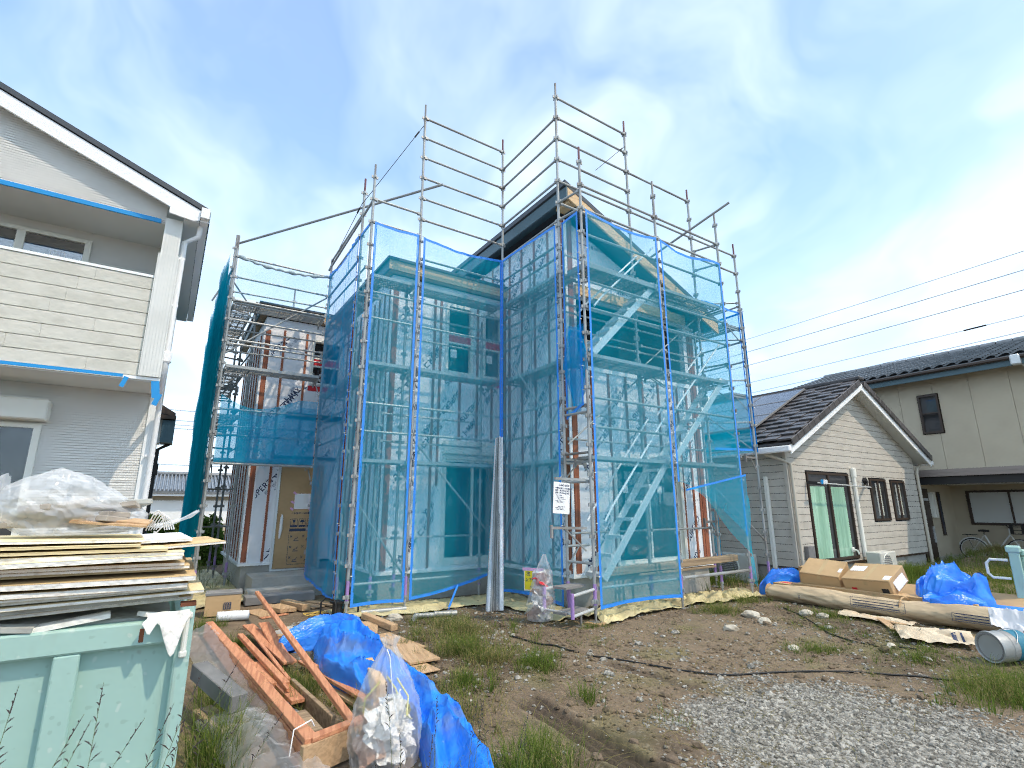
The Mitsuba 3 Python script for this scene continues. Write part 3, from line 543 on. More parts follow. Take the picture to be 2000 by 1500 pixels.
# cream protective sheeting on the ground along the foundation
def ground_sheet(name, label, path, w0, w1, nz=.045, seed=1):
    path = np.asarray(path, float); n = 90; tt = np.linspace(0, len(path) - 1, n); c = np.stack([np.interp(tt, range(len(path)), path[:, k]) for k in (0, 1)], 1)
    t = np.gradient(c, axis=0); t /= np.linalg.norm(t, axis=1, keepdims=True); s = np.stack([-t[:, 1], t[:, 0]], 1); mm = 16
    u = np.linspace(0, 1, mm); P = np.zeros((n, mm, 3)); e = meshkit.fbm(np.stack([tt * 1.1, tt * 0, tt * 0 + seed], -1), 3) - .5
    for j in range(mm):
        off = -w0 + (w0 + w1) * u[j] + (e * .35 if j == 0 else 0) * 1.0
        P[:, j, :2] = c + s * np.asarray(off)[..., None] if np.ndim(off) else c + s * off
    q = P.copy(); q[..., 2] = seed; f = 1 - np.abs(2 * meshkit.fbm(q * np.array([5, 5, 1]), 3, 4) - 1)
    P[..., 2] = ground_h(P[..., 0], P[..., 1]) + .012 + nz * f ** 2 * 1.3 * np.sin(np.pi * np.clip(u, .04, .96))[None] ** .5
    solo(name, label, 'plastic sheet', M().grid(P), 'm_cream', 35)
ground_sheet('ground_sheet', 'crumpled cream sheeting along the central front foundation', [(2.3, 8.55), (3.4, 8.45), (4.6, 8.35), (5.6, 8.4)], .42, .42, .055, 3)
ground_sheet('ground_sheet', 'crumpled cream sheeting at the corner beside the trash bag', [(5.2, 8.2), (5.25, 7.2), (5.3, 6.3)], .38, .42, .05, 5)
ground_sheet('ground_sheet', 'yellowish cream sheeting bulging below the window on the far right of the house', [(5.4, 6.1), (7.2, 6.25), (8.6, 6.25), (9.3, 6.1)], .36, .4, .10, 8)
ground_sheet('ground_sheet', 'grey cream sheeting between the left scaffold foot and the house corner', [(.9, 16.0), (1.0, 13.0), (1.0, 11.5), (1.1, 10.3)], .4, .45, .06, 9)
# ------------------------------------------------------------------ scaffold
mat('m_rolled', mottled((0.42, 0.50, 0.52), (0.28, 0.36, 0.40), 12), .7)
scaf = thing('scaffold', 'galvanised tube scaffold with platforms and guard rails standing around the unfinished house', 'scaffold')
ZG = 7.49; ZH = 7.386
def rings(z0, z1, ph): return [z for z in ph - .45 * np.arange(-6, 18) if z0 <= z <= z1]
PTH = lambda s: s
def post(x, y, top, ph=ZG, base=None, m='m_galv', jack=True, cap=.30):
    b = (gh(x, y) if base is None else base)
    k = part(scaf, 'post', M().tube([(x, y, b + .12), (x, y, top - cap)], .0243, 10), m, 40)
    c = M()
    for z in rings(b + .25, top - .2, ph):
        c.tube([(x, y, z - .03), (x, y, z + .03)], .034, 8); c.box((x, y, z - .005), (.125, .018, .05)).box((x, y, z - .005), (.018, .125, .05))
    part(k, 'coupler', c, m, kind='stuff')
    if cap: part(k, 'pin', M().tube([(x, y, top - cap), (x, y, top)], .0195, 8), 'm_galv_dark' if (x + y) % .7 > .3 else 'm_maroon', 40)
    if jack:
        part(k, 'jack_base', M().box((x, y, b + .012), (.15, .15, .012)).tube([(x, y, b + .01), (x, y, b + .3)], .017, 8).tube([(x, y, b + .20), (x, y, b + .235)], .04, 6), 'm_galv')
        part(k, 'sleeve', M().tube([(x, y, b + .235), (x, y, b + .52)], .0262, 10), 'm_purple', 40)
    return k
def rail(a, b, z, m='m_galv', r=.0213, name='rail', inset=.045, z1=None):
    a = np.array([a[0], a[1], z]); b = np.array([b[0], b[1], z if z1 is None else z1]); d = unit(b - a)
    return part(scaf, name, M().tube([a + d * inset, b - d * inset], r, 8).box(a + d * .05, (.05, .05, .05)).box(b - d * .05, (.05, .05, .05)), m, 40)
F1, F2, F3 = (5.345, 5.93), (7.227, 5.93), (9.17, 5.93)
M1, M2, M3, RR = (5.271, 6.442), (7.093, 6.442), (9.015, 6.442), (10.6, 6.44)
C1, C2, C3, C4 = (5.271, 8.306), (3.43, 8.306), (2.50, 8.306), (2.50, 8.90)
LR, LL, LB = (2.50, 11.1), (.63, 11.1), (.63, 11.72)
for q, t in ((F1, 7.79), (F2, 7.82), (F3, 7.80), (C3, 7.75), (C4, 7.80)): post(*q, t)
for q, t in ((M1, 9.5), (M2, 9.5), (M3, 8.58), (C1, 9.5), (C2, 9.5)): post(*q, t, ZH)
post(*RR, 7.70, ZH); post(10.6, 8.3, 7.6, ZH); post(9.75, 7.1, 6.4, ZH); post(9.7, 8.5, 6.4, ZH)
post(2.95, 8.62, 5.0); post(3.36, 8.66, 5.75); post(5.02, 8.70, 5.3); post(5.42, 7.55, 6.35); post(7.25, 6.60, 5.35)
post(*LR, 7.0, ZG); post(*LL, 7.05, ZG); post(*LB, 7.35, ZG); post(2.62, 11.6, 7.1, ZG); post(2.30, 14.2, 7.4, ZG)
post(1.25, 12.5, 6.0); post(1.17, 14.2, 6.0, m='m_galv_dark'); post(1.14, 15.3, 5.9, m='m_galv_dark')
for y, t in ((13.2, 7.2), (14.9, 6.9), (16.6, 6.8)): post(.60, y, t)
# guard rails above the nets
for k in range(6): rail(C2, C1, ZH + 1.8 - .45 * k)
for k in range(4): rail(C1, M1, ZH + 1.35 - .45 * k)
rail(C1, M1, ZG - .9)
for k in range(6): rail(M1, M2, ZH + 1.8 - .45 * k)
for k in (2, 4): rail(M2, M3, ZH + 1.8 - .45 * k)
rail(M3, RR, ZH); rail(M3, RR, ZH - .45)
rail(F1, F2, ZG - .45); rail(F2, F3, ZG - .45); rail(F1, F2, ZG - .9); rail(F2, F3, ZG - .9)
rail(M3, F3, ZG - .45); rail(M3, F3, ZG - .9)
rail(C3, C2, ZG - .45); rail(C3, C2, ZG - .9); rail(C3, C4, ZG - .9)
rail(C4, LR, ZG - .45, z1=ZG - .5); rail(C4, LR, ZG - .9); rail(M1, F1, ZG - .9); rail(M1, F1, ZH - .45)
# guard and base rails behind the nets
for z in (.46, 2.82, 3.29, 4.79, 5.26, 6.12):
    rail(F1, F2, z); rail(F2, F3, z) if z != 2.82 else None
    rail(C2, C1, z, inset=.05); rail(C3, C2, z) if z < 6 else None
    rail(C1, M1, z); rail(C4, LR, z) if z > .5 else None
    if z > 4: rail((5.42, 6.6), (5.42, 8.6), z - .12)
    if z > 2.5: rail(RR, (10.6, 8.3), z)
for z in (1.2, 2.7, 3.15, 4.62, 5.08, 6.02): rail((5.42, 6.55), (7.22, 6.56), z, r=.017); rail((7.28, 6.56), (9.0, 6.55), z, r=.017)
for z in (1.1, 2.72, 3.2): rail((3.36, 8.66), (5.02, 8.70), z, r=.017); rail((2.95, 8.62), (3.36, 8.66), z, r=.017)
for z in (3.2, 4.75, 5.22, 6.05): rail((2.66, 9.0), (2.62, 11.6), z, r=.018); rail(LB, (2.62, 11.6), z, r=.018)
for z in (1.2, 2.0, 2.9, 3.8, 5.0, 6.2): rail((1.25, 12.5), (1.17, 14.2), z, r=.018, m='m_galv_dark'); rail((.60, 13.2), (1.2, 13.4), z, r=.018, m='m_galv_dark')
for z in (3.4, 4.35, 5.3, 6.2): rail(RR, (9.75, 7.1), z, r=.018); rail((10.6, 8.3), (9.7, 8.5), z, r=.018); rail((9.75, 7.1), (9.7, 8.5), z + .1, r=.018)
tube_ = [((10.6, 6.5, 2.8), (10.6, 8.2, 4.2)), ((7.3, 6.5, 4.2), (9.0, 6.5, 5.5)), ((5.4, 6.5, 2.6), (7.1, 6.5, 3.9))]
for a, b in tube_: part(scaf, 'brace', M().tube([a, b], .015, 8), 'm_galv', 40)
for z in (4.5, 4.95, 5.26): rail((5.42, 6.60), (7.25, 6.60), z, r=.018); rail((7.25, 6.60), (9.0, 6.60), z, r=.018)
for z in (4.66, 5.12): rail((3.36, 8.66), (5.02, 8.70), z, r=.018)
for z in (5.65, 6.14, 6.59, 5.24, 4.83, 4.74): rail(LL, LR, z)
for z in (3.44, 2.95): rail(LL, LR, z)
for z in (3.29, 4.79, 5.26, 6.14, 6.59): rail(LB, (.60, 13.2), z); rail((.60, 13.2), (.60, 14.9), z)
rail(LL, LR, 2.41, r=.0243); rail(F1, M1, 3.15); rail(F1, M1, 1.98); rail((9.17, 5.93), (9.02, 6.44), 4.4)
rail(F2, F3, .47, name='base_rail'); rail(M3, RR, 2.0, r=.015, z1=.9, name='brace')
# long loose tubes and braces
def tube(name, a, b, r=.0243, m='m_galv', label=None): return part(scaf, name, M().tube([a, b], r, 8), m, 40, label=label)
tube('long_tube', (.66, 11.7, 7.15), (3.72, 8.0, 7.62), label='long loose tube clamped between the tall corner posts')
tube('long_tube', (.45, 15.9, 7.25), (.62, 11.2, 6.35)); tube('long_tube', (8.85, 5.35, 7.62), (8.6, 8.2, 7.0), label='long tube jutting out past the right end of the scaffold')
tube('long_tube', (2.5, 8.35, 7.02), (2.5, 11.3, 6.85), .0243)
for a, b in (((.66, 11.12, 4.55), (2.46, 11.12, 6.1)), ((.66, 11.75, 6.3), (1.5, 12.6, 5.6)), ((3.46, 8.34, 2.75), (5.2, 8.34, .95)), ((2.52, 8.34, 1.75), (3.42, 8.34, .5)), ((5.28, 6.5, 3.3), (5.28, 8.2, 1.2)), ((5.28, 6.5, 2.7), (5.30, 8.1, 4.4)), ((2.52, 9.0, 5.3), (2.52, 10.9, 3.6)), ((2.5, 9.0, 2.9), (2.5, 11.0, 1.0))): tube('brace', a, b, .017)
for a, b in (((C2[0], C2[1], 9.05), (C3[0] - .05, C3[1] + .5, 7.2)), ((M2[0], M2[1], 8.9), (6.0, 6.2, 7.75)), ((C3[0], C3[1] + .6, 7.35), (2.5, 11.3, 6.9))):
    part(scaf, 'stay_wire', M().tube([a, b], .006, 6).tube([np.array(a) + (np.array(b) - a) * .10, np.array(a) + (np.array(b) - a) * .17], .016, 6), 'm_rubber')
# platforms
def platform(a, b, z, w=.40, side=1):
    a, b = np.array([*a, z]), np.array([*b, z]); d = unit(b - a); s = np.cross(ZU, d) * side; a = a + d * .06; b = b - d * .06
    L = np.linalg.norm(b - a); k = M()
    for o in (.04, .04 + w): k.bar(a + s * o - ZU * .03, b + s * o - ZU * .03, .035, .055)
    for o in (.04 + w * .34, .04 + w * .67): k.bar(a + s * o - ZU * .022, b + s * o - ZU * .022, .02, .03)
    for t in np.linspace(0, L, 5): k.bar(a + d * t + s * .04 - ZU * .035, a + d * t + s * (.04 + w) - ZU * .035, .025, .03)
    q = part(scaf, 'platform', k, 'm_galv')
    part(q, 'deck', M().grid([[a + s * .05, a + s * (.03 + w)], [b + s * .05, b + s * (.03 + w)]]), 'm_deck')
    for p in (a, b): part(scaf, 'bracket', M().bar(p - ZU * .09, p + s * (w + .12) - ZU * .09, .03, .03).bar(p - ZU * .38, p + s * (w * .85) - ZU * .10, .018, .018).bar(p + s * (w + .12) - ZU * .16, p + s * (w + .12) - ZU * .03, .03, .03), 'm_galv')
for z in (2.38, 4.03, 5.62):
    platform(F1, F2, z, .42) if z > 3 else platform(F1, F2, z, .30)
    platform(F2, F3, z, .42)
    platform(C2, C1, z, .34); platform(C3, C2, z, .34)
    platform(C1, M1, z, .36, 1 if z > 3 else 1)
    platform(LR, C4, z - .1 if z > 3 else z, .36, 1) if z > 3 else None
    platform((10.6, 8.3), RR, z, .5, -1) if z > 3 else None
platform(F1, F2, 5.60 - .0, .42)
for z in (4.33, 5.66): platform(LL, LR, z, .40)
platform(LL, LR, 2.52, .40)
for z in (3.45, 4.35, 5.66): platform(LB, (.60, 13.2), z, .40, -1); platform((.60, 13.2), (.60, 14.9), z, .40, -1)
for p, q, z in (((9.0, 6.42), (8.62, 6.42), 1.32), ((10.55, 6.44), (10.2, 6.44), 2.62), ((5.27, 6.46), (5.27, 6.84), 1.3)):
    part(scaf, 'bracket', M().bar((*p, z), (*q, z), .04, .04).bar((*p, z - .28), ((p[0] + q[0]) / 2, (p[1] + q[1]) / 2, z), .02, .02).bar((*q, z - .1), (*q, z + .07), .045, .03), 'm_galv_dark')
part(scaf, 'bracket', M().bar((5.25, 5.96, 1.30), (4.62, 5.98, 1.32), .04, .035).bar((5.24, 5.96, .98), (4.86, 5.97, 1.3), .02, .02).bar((4.62, 5.98, 1.18), (4.62, 5.98, 1.36), .035, .03), 'm_galv', label='loose bracket arm projecting under the white notice')
part(scaf, 'bracket', M().bar((5.25, 5.96, 2.0), (4.70, 5.98, 2.01), .035, .035), 'm_galv', label='short bracket arm that carries the white notice')
for z in (3.05, 2.42, 1.98, .80): part(scaf, 'transom', M().tube([(F1[0], F1[1] + .03, z), (M1[0], M1[1] - .03, z)], .020, 8), 'm_galv_dark' if z == 2.42 else 'm_galv', 40)
part(scaf, 'transom', M().tube([(M1[0], M1[1], 1.02), (5.72, 6.44, 1.02)], .02, 8).bar((5.28, 6.44, .72), (5.5, 6.44, 1.0), .02, .02), 'm_galv')

# ------------------------------------------------------------------ aluminium stairs
def stair(label, a, b, y0=6.02, y1=6.38, rail_=True):
    k = thing('scaffold_stair', label, 'stair', 'aluminium stair flights of the scaffold'); a = np.array(a); b = np.array(b)
    for y in (y0, y1): part(k, 'stringer', M().bar((a[0], y, a[1]), (b[0], y, b[1]), .03, .12, (0, 1, 0) if False else (0, 0, 1), ch=.004), 'm_alu')
    n = 7
    for i in range(n + 1):
        t = (i + .15) / n if i < n else .995; x, z = a + (b - a) * t; part(k, 'tread', M().box((x, (y0 + y1) / 2, z + .03), (.19, y1 - y0 - .03, .03)).box((x - .09, (y0 + y1) / 2, z + .02), (.012, y1 - y0 - .03, .05)), 'm_alu')
    for y in (y0 - .02, y1 + .02) if rail_ else ():
        d = np.array([0, .78]); p, q = a + d + (b - a) * .03, b + d * 1.0 - (b - a) * .02
        part(k, 'handrail', M().tube([(p[0], y, p[1]), ((p[0] * .9 + q[0] * .1), y, p[1] * .88 + q[1] * .12), (q[0], y, q[1])], .018, 8), 'm_white', True)
stair('lowest aluminium stair flight rising from the entrance bay behind the front net', (5.62, .55), (7.25, 2.42))
stair('middle aluminium stair flight at the right bay below the upper platform', (7.42, 2.42), (9.05, 4.06))
stair('upper aluminium stair flight leading past the balcony to the top platform', (5.58, 4.06), (7.22, 5.66))

mat('m_duct', (0.74, 0.74, 0.68), 0.5)
# ------------------------------------------------------------------ safety nets
def sheet(O, U, L, z0f, z1f, N, nu=26, nv=44, amp=.03, folds=0, seed=1, bulge=0.0):
    """hanging cloth: P[i, j]; u along L, v from bottom to top"""
    u = np.linspace(0, 1, nu); v = np.linspace(0, 1, nv); UU, VV = np.meshgrid(u, v, indexing='ij')
    z0 = np.array([z0f(x) for x in u]); z1 = np.array([z1f(x) for x in u]); Z = z0[:, None] + (z1 - z0)[:, None] * VV
    q = np.stack([UU * L * 2.2, Z * 1.3, UU * 0 + seed * 3.1], -1)
    d = amp * (meshkit.fbm(q, 4, seed) - .5) * 2.2 + bulge * np.sin(np.pi * UU) * (0.3 + .7 * (1 - VV))
    q2 = np.stack([UU * L * 4.0 + Z * .8, Z * 2.6 - UU * 2, UU * 0 + seed], -1); d = d + amp * .55 * (1 - np.abs(2 * meshkit.fbm(q2, 3, seed + 3) - 1)) ** 2
    if folds: d = d + folds * np.sin(UU * L * 2 * np.pi / .16 + 3 * meshkit.noise(q * .8, seed)) * (.4 + .6 * meshkit.noise(q * np.array([1, .6, 1]) + 4, seed))
    d = d * np.clip(np.minimum(UU, 1 - UU) * 9, .12, 1)
    return np.asarray(O)[None, None] + UU[..., None] * L * np.asarray(U) + Z[..., None] * ZU + d[..., None] * np.asarray(N)
def hem(key, C, w, N, name='hem', out=.004):
    """ribbon along a polyline C (k, 3), width w towards W (k, 3)"""
    a = C[0] + np.asarray(N) * out; b = C[1] + np.asarray(N) * out
    part(key, name, M().grid(np.stack([a, b], 1)), 'm_hem')
def netting(label, O, U, L, z0f, z1f, N, m='m_net', sides='lrtb', ties=True, **kw):
    P = sheet(O, U, L, z0f, z1f, N, **kw); k = thing('safety_net', label, 'net', 'blue mesh safety nets of the scaffold')
    part(k, 'mesh', M().grid(P), m, True); U = np.asarray(U); w = .042
    if 'l' in sides: hem(k, (P[0], P[0] + U * w + (P[1] - P[0]) * 0), w, N)
    if 'r' in sides: hem(k, (P[-1] - U * w, P[-1]), w, N)
    if 't' in sides: hem(k, (P[:, -1] - ZU * .05, P[:, -1]), .05, N)
    if 'b' in sides: hem(k, (P[:, 0], P[:, 0] + ZU * .05), .05, N)
    if ties:
        t = M()
        for e, s in ((P[0], -1), (P[-1], 1)):
            if ('l' if s < 0 else 'r') not in sides: continue
            for j in range(3, P.shape[1], 5): t.box(e[j] + U * s * .012 + np.asarray(N) * .012, (.026, .014, .014))
        if t.n: part(k, 'tie_cord', t, 'm_duct', kind='stuff')
    return k, P
NF, NL = np.array([0, -1.0, 0]), np.array([-1.0, 0, 0])
sag = lambda z, s, p=1.0: (lambda u: z - s * 4 * u * (1 - u) * p)
netting('blue net over the stair bay at the front of the right block', (5.40, 5.885, 0), XU, 1.78, sag(.18, -.04), sag(6.57, .10), NF, amp=.028, seed=2)
netting('blue net on the right front bay, torn loose at its lower end', (7.275, 5.885, 0), XU, 1.85, lambda u: 2.02 - .95 * u ** 1.5, lambda u: 6.57 - .22 * math.sin(math.pi * u) * (1 - u), NF, sides='lrt', amp=.035, seed=4)
# loose tail of that net
u = np.linspace(0, 1, 24); v = np.linspace(0, 1, 24); UU, VV = np.meshgrid(u, v, indexing='ij')
P = np.stack([7.45 + 1.70 * UU, 5.86 - .10 * VV * np.sin(UU * 5 + 1) - .05 * UU, 2.02 + .18 * UU - 1.45 * UU ** 1.25 * VV ** .9 - .12 * (1 - UU)], -1)
k = thing('safety_net', 'triangular loose corner of blue net hanging over the right window', 'net', 'blue mesh safety nets of the scaffold'); part(k, 'mesh', M().grid(P), 'm_net', True); hem(k, (P[:, 0] - ZU * .035, P[:, 0]), .04, NF)
P = np.stack([9.22 + .36 * VV * UU + .05 * np.sin(VV * 9) * UU, 5.90 - .06 * np.sin(VV * 8 + UU * 3) + .3 * UU * VV, 1.72 - 1.55 * VV + .1 * UU], -1)
k = thing('safety_net', 'narrow tail of blue net blowing past the right corner post', 'net', 'blue mesh safety nets of the scaffold'); part(k, 'mesh', M().grid(P), 'm_net', True)
netting('narrow blue net closing the short gap beside the entrance bay', (5.30, 6.40, 0), NF, .43, lambda u: 2.98 + .18 * u, lambda u: 6.52 + .02 * u, NL, nu=10, amp=.012, seed=6)
# bundle of gathered net in that gap
zz = np.linspace(0, 1, 40); aa = np.linspace(0, 2 * np.pi, 22); ZZ, AA = np.meshgrid(zz, aa, indexing='ij')
rr = (.085 + .055 * np.sin(ZZ * 3.0)) * (1 + .35 * np.sin(AA * 5 + ZZ * 7)) * np.clip(.42 + ZZ * 1.1, 0, 1)
P = np.stack([5.33 + rr * np.cos(AA) * .7, 6.16 + rr * np.sin(AA) * 1.6, 3.08 + 1.42 * ZZ + .03 * np.sin(AA * 3)], -1)
solo('gathered_net', 'bundled dark blue net hanging in the narrow gap beside the stairs', 'net', M().grid(P), 'm_net_dense', True)
netting('shaded blue net along the side wall of the right block', (5.235, 8.26, 0), NF, 1.76, sag(.14, -.05), lambda u: 6.56 - .05 * u, NL, amp=.025, seed=8)
netting('widest blue net across the middle block', (3.48, 8.262, 0), XU, 1.74, lambda u: .16 + .34 * u ** 1.3, sag(6.56, .09), NF, amp=.04, seed=10, bulge=.05)
netting('narrow sunlit blue net at the left end of the middle block', (2.54, 8.262, 0), XU, .85, sag(.14, -.02), lambda u: 6.58 - .03 * math.sin(u * 3), NF, nu=16, amp=.035, seed=12)
netting('small blue net return at the left corner of the middle block', (2.475, 8.86, 0), NF, .50, lambda u: .12, lambda u: 6.56, NL, nu=14, amp=.03, seed=14, sides='lt')
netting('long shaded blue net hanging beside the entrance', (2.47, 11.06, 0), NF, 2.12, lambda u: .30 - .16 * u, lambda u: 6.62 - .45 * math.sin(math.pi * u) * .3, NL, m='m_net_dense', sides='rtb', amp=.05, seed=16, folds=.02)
netting('sagging blue net over the porch of the left wing', (.68, 11.06, 0), XU, 1.77, lambda u: 2.43, lambda u: 3.72 - .30 * math.sin(math.pi * min(1, u * 1.25)) * (1 - .5 * u) + .02 * u, NF, m='m_net_band', sides='', ties=False, amp=.06, seed=18)
netting('second limp layer of blue net over the porch of the left wing', (.70, 11.10, 0), XU, 1.73, lambda u: 2.46, lambda u: 3.60 - .25 * math.sin(math.pi * min(1, u * 1.2)), NF, m='m_net_band', sides='', ties=False, amp=.05, seed=19)
netting('pale blue net at the top of the left wing scaffold', (.68, 11.06, 0), XU, 1.77, lambda u: 5.70, sag(6.58, .10), NF, m='m_net_pale', sides='', ties=False, amp=.02, seed=20)
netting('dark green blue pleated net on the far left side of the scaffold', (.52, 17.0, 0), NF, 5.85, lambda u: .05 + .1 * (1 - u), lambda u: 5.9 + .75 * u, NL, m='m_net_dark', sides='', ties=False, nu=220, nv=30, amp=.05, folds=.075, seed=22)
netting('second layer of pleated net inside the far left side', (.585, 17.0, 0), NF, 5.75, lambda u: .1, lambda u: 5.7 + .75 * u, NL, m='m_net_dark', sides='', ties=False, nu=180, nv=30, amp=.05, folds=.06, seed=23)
netting('translucent blue net on the right side of the scaffold against the sky', (10.66, 6.42, 0), YU, 1.9, lambda u: 2.75, lambda u: 6.0, XU, sides='lt', amp=.04, seed=24, m='m_net')
netting('blue net between the right corner post and the bungalow', (9.22, 6.48, 0), XU, 1.36, lambda u: 2.72 + .05 * u, lambda u: 5.98 + .0 * u, NF, sides='rtb', amp=.04, seed=26, m='m_net_pale')
netting('lower blue net in the gap towards the bungalow wall', (9.10, 7.6, 0), XU, 1.62, lambda u: .5, lambda u: 3.0, NF, sides='b', amp=.04, seed=28, ties=False)
# white cords twisted along the top rails
t = np.linspace(0, 1, 60); P = np.stack([.68 + 1.78 * t, 11.05 + 0 * t, 6.57 - .10 * 4 * t * (1 - t) + .008 * np.sin(t * 60)], -1)
solo('rolled_net', 'pale rolled net tied along the top rail of the left wing scaffold', 'net', M().tube(P, .03 + .009 * np.sin(t * 47) + .008 * np.sin(t * 23 + 1), 8), 'm_rolled', True)
# ------------------------------------------------------------------ things around the scaffold foot
sp = thing('scaffold_bench', 'low two step bench of purple and steel tubes at the scaffold entrance', 'bench')
bx, by = 4.83, 5.72
for x, y, z1 in ((4.70, 6.28, .50), (4.78, 5.76, .46), (5.22, 6.36, .5)): part(sp, 'leg', M().tube([(x, y, .14), (x, y, z1)], .026, 10), 'm_purple', 40)
part(sp, 'frame', M().tube([(4.70, 6.28, .47), (5.22, 6.36, .47)], .022, 8).tube([(4.78, 5.76, .43), (5.32, 5.93, .45)], .022, 8).tube([(4.78, 5.76, .17), (5.30, 5.93, .19)], .022, 8).tube([(4.70, 6.28, .2), (4.78, 5.76, .2)], .018, 8), 'm_alu', 40)
part(sp, 'tread', M().box((5.06, 6.15, .49), (.46, .24, .03), rotz(.2)), 'm_galv_dark'); part(sp, 'tread', M().box((4.93, 5.97, .20), (.52, .22, .03), rotz(.2)), 'm_galv_dark')
part(sp, 'jack_base', M().tube([(5.0, 5.85, .02), (5.0, 5.85, .2)], .017, 8).box((5.0, 5.85, .012), (.15, .15, .015)), 'm_galv_dark')
solo('base_board', 'square plywood pad under the front corner post of the scaffold', 'board', M().box((5.345, 5.93, gh(5.345, 5.93) - .002), (.26, .26, .03), rotz(.35)), 'm_ply')
nk = thing('notice_board', 'white site notice with black print tied to the scaffold beside the stairs', 'notice')
A = np.array([4.665, 5.95, 1.955]); Ud = unit([.98, 0.0, 0.0]); R_ = roty(.07)
Ux, Vx = R_ @ XU, R_ @ ZU
part(nk, 'board', M().ext(sbox(0, -.425, .285, 0).buffer(.008), .006, A + NF * -.006, Ux, Vx), 'm_white')
m = M(); put_ = lambda s, h, x, z, cj=True: m.flat(affinity.translate(text_poly(s, h * .67, cj), x * .67, z * .68), A + NF * .0015, Ux, Vx)
put_('Lead qider', .042, .13, -.065, False); put_('作業員の皆さんの注意事項', .028, .03, -.125); put_('資料・品 (50mg/5枚)', .030, .03, -.175); put_('資料・円 (50mg/5枚)', .030, .03, -.225)
for i, z in enumerate((-.27, -.31, -.345, -.385, -.41, -.50, -.53, -.56)): put_('安全第一で作業しましょう'[: 8 + i % 4], .016, .05 + .03 * (i % 3), z)
part(nk, 'print', m, 'm_print', kind='stuff')
ys = thing('warning_sign', 'yellow warning sign with black characters hanging from a rail by the trash bag', 'sign')
A = np.array([4.85, 7.0, .66]); Uy = unit([.55, -.84, 0]); Ny = np.cross(Uy, ZU)
part(ys, 'plate', M().ext(sbox(0, -.31, .36, 0), .006, A, Uy, ZU), 'm_white'); part(ys, 'face', M().flat(sbox(.012, -.298, .255, -.012), A + Ny * .008, Uy, ZU), 'm_yellow')
m = M()
for s, h, x, z in (('注', .05, .04, -.085), ('意', .05, .16, -.085), ('上下作業禁止', .040, .022, -.17)): m.flat(affinity.translate(text_poly(s, h, True), x, z), A + Ny * .0095, Uy, ZU)
m.flat(sbox(.1, -.26, .24, -.245), A + Ny * .0095, Uy, ZU)
part(ys, 'print', m, 'm_print', kind='stuff'); part(ys, 'tape', M().flat(sbox(-.02, -.02, .33, .025), A + Ny * .010, Uy, ZU), 'm_pink')
rail((5.27, 6.46), (5.25, 8.28), .66, m='m_galv_dark', name='base_rail')
# steel studs leaning on the post
sk = 0
for i, (dx, dy, tx, ty, h, w) in enumerate(((-.13, .0, -.02, .05, 2.85, .035), (-.08, -.04, .0, .03, 2.86, .045), (-.03, .0, .02, .04, 2.80, .03), (.0, -.05, .03, .02, 2.86, .045), (.05, -.03, .05, .03, 2.86, .06), (.09, -.06, .06, .0, 2.88, .06), (-.11, .05, -.03, .08, 2.3, .04))):
    a = np.array([4.62 + dx, 7.48 + dy, gh(4.62, 7.48) + .01]); b = np.array([5.13 + tx, 8.20 + ty, h]); uu, vv, dd = frame(b - a, (0, -1, 0)); c = M()
    prof = Polygon([(0, 0), (w, 0), (w, .045), (w - .004, .045), (w - .004, .004), (.004, .004), (.004, .045), (0, .045)])
    mm = trimesh.creation.extrude_polygon(prof, np.linalg.norm(b - a), engine='earcut'); q = np.array(mm.vertices); c.add(a + q[:, :1] * uu + q[:, 1:2] * vv + q[:, 2:] * dd, mm.faces)
    solo('steel_stud', ['leftmost', 'second', 'third', 'fourth', 'fifth', 'rightmost', 'short hindmost'][i] + ' galvanised steel stud of the bundle leaning on the middle scaffold post', 'steel stud', c, ('m_stud', 'm_galv', 'm_white', 'm_galv', 'm_stud', 'm_white', 'm_galv')[i], group='steel studs leaning in a bundle')
# clear rubbish bag beside the bench
def bag(name, label, cat, prof, c, seed, m='m_film', n=36, squash=(1, 1), lean=(0, 0), crump=.10, fold=9):
    prof = np.asarray(prof, float); k = 90; n = 84; t = np.linspace(0, 1, k); r = np.interp(t, prof[:, 0], prof[:, 1]); z = np.interp(t, prof[:, 0], prof[:, 2])
    ang = np.linspace(0, 2 * np.pi, n + 1); TT, AN = np.meshgrid(t, ang, indexing='ij'); rr = r[:, None] * (1 + 0 * AN)
    q = np.stack([np.cos(AN) * 2.2, np.sin(AN) * 2.2, z[:, None] * 7 + 0 * AN + seed], -1); f = 1 - np.abs(2 * meshkit.fbm(q, 4, seed) - 1)
    top = np.clip((TT - .55) / .45, 0, 1)
    f2 = 1 - np.abs(2 * meshkit.fbm(q * np.array([2.6, 2.6, 1.1]) + 9, 3, seed + 2) - 1); rr = rr * (1 - crump + crump * 2.6 * (f - .5) + crump * 1.2 * (f2 ** 2 - .4)) * (1 + top * .28 * np.sin(AN * fold + 2 * TT)); 
    P = np.stack([c[0] + rr * np.cos(AN) * squash[0] + lean[0] * TT, c[1] + rr * np.sin(AN) * squash[1] + lean[1] * TT, c[2] + z[:, None] + .02 * (f - .5)], -1)
    key = thing(name, label, cat); part(key, 'film', M().grid(P), m, 28); return key
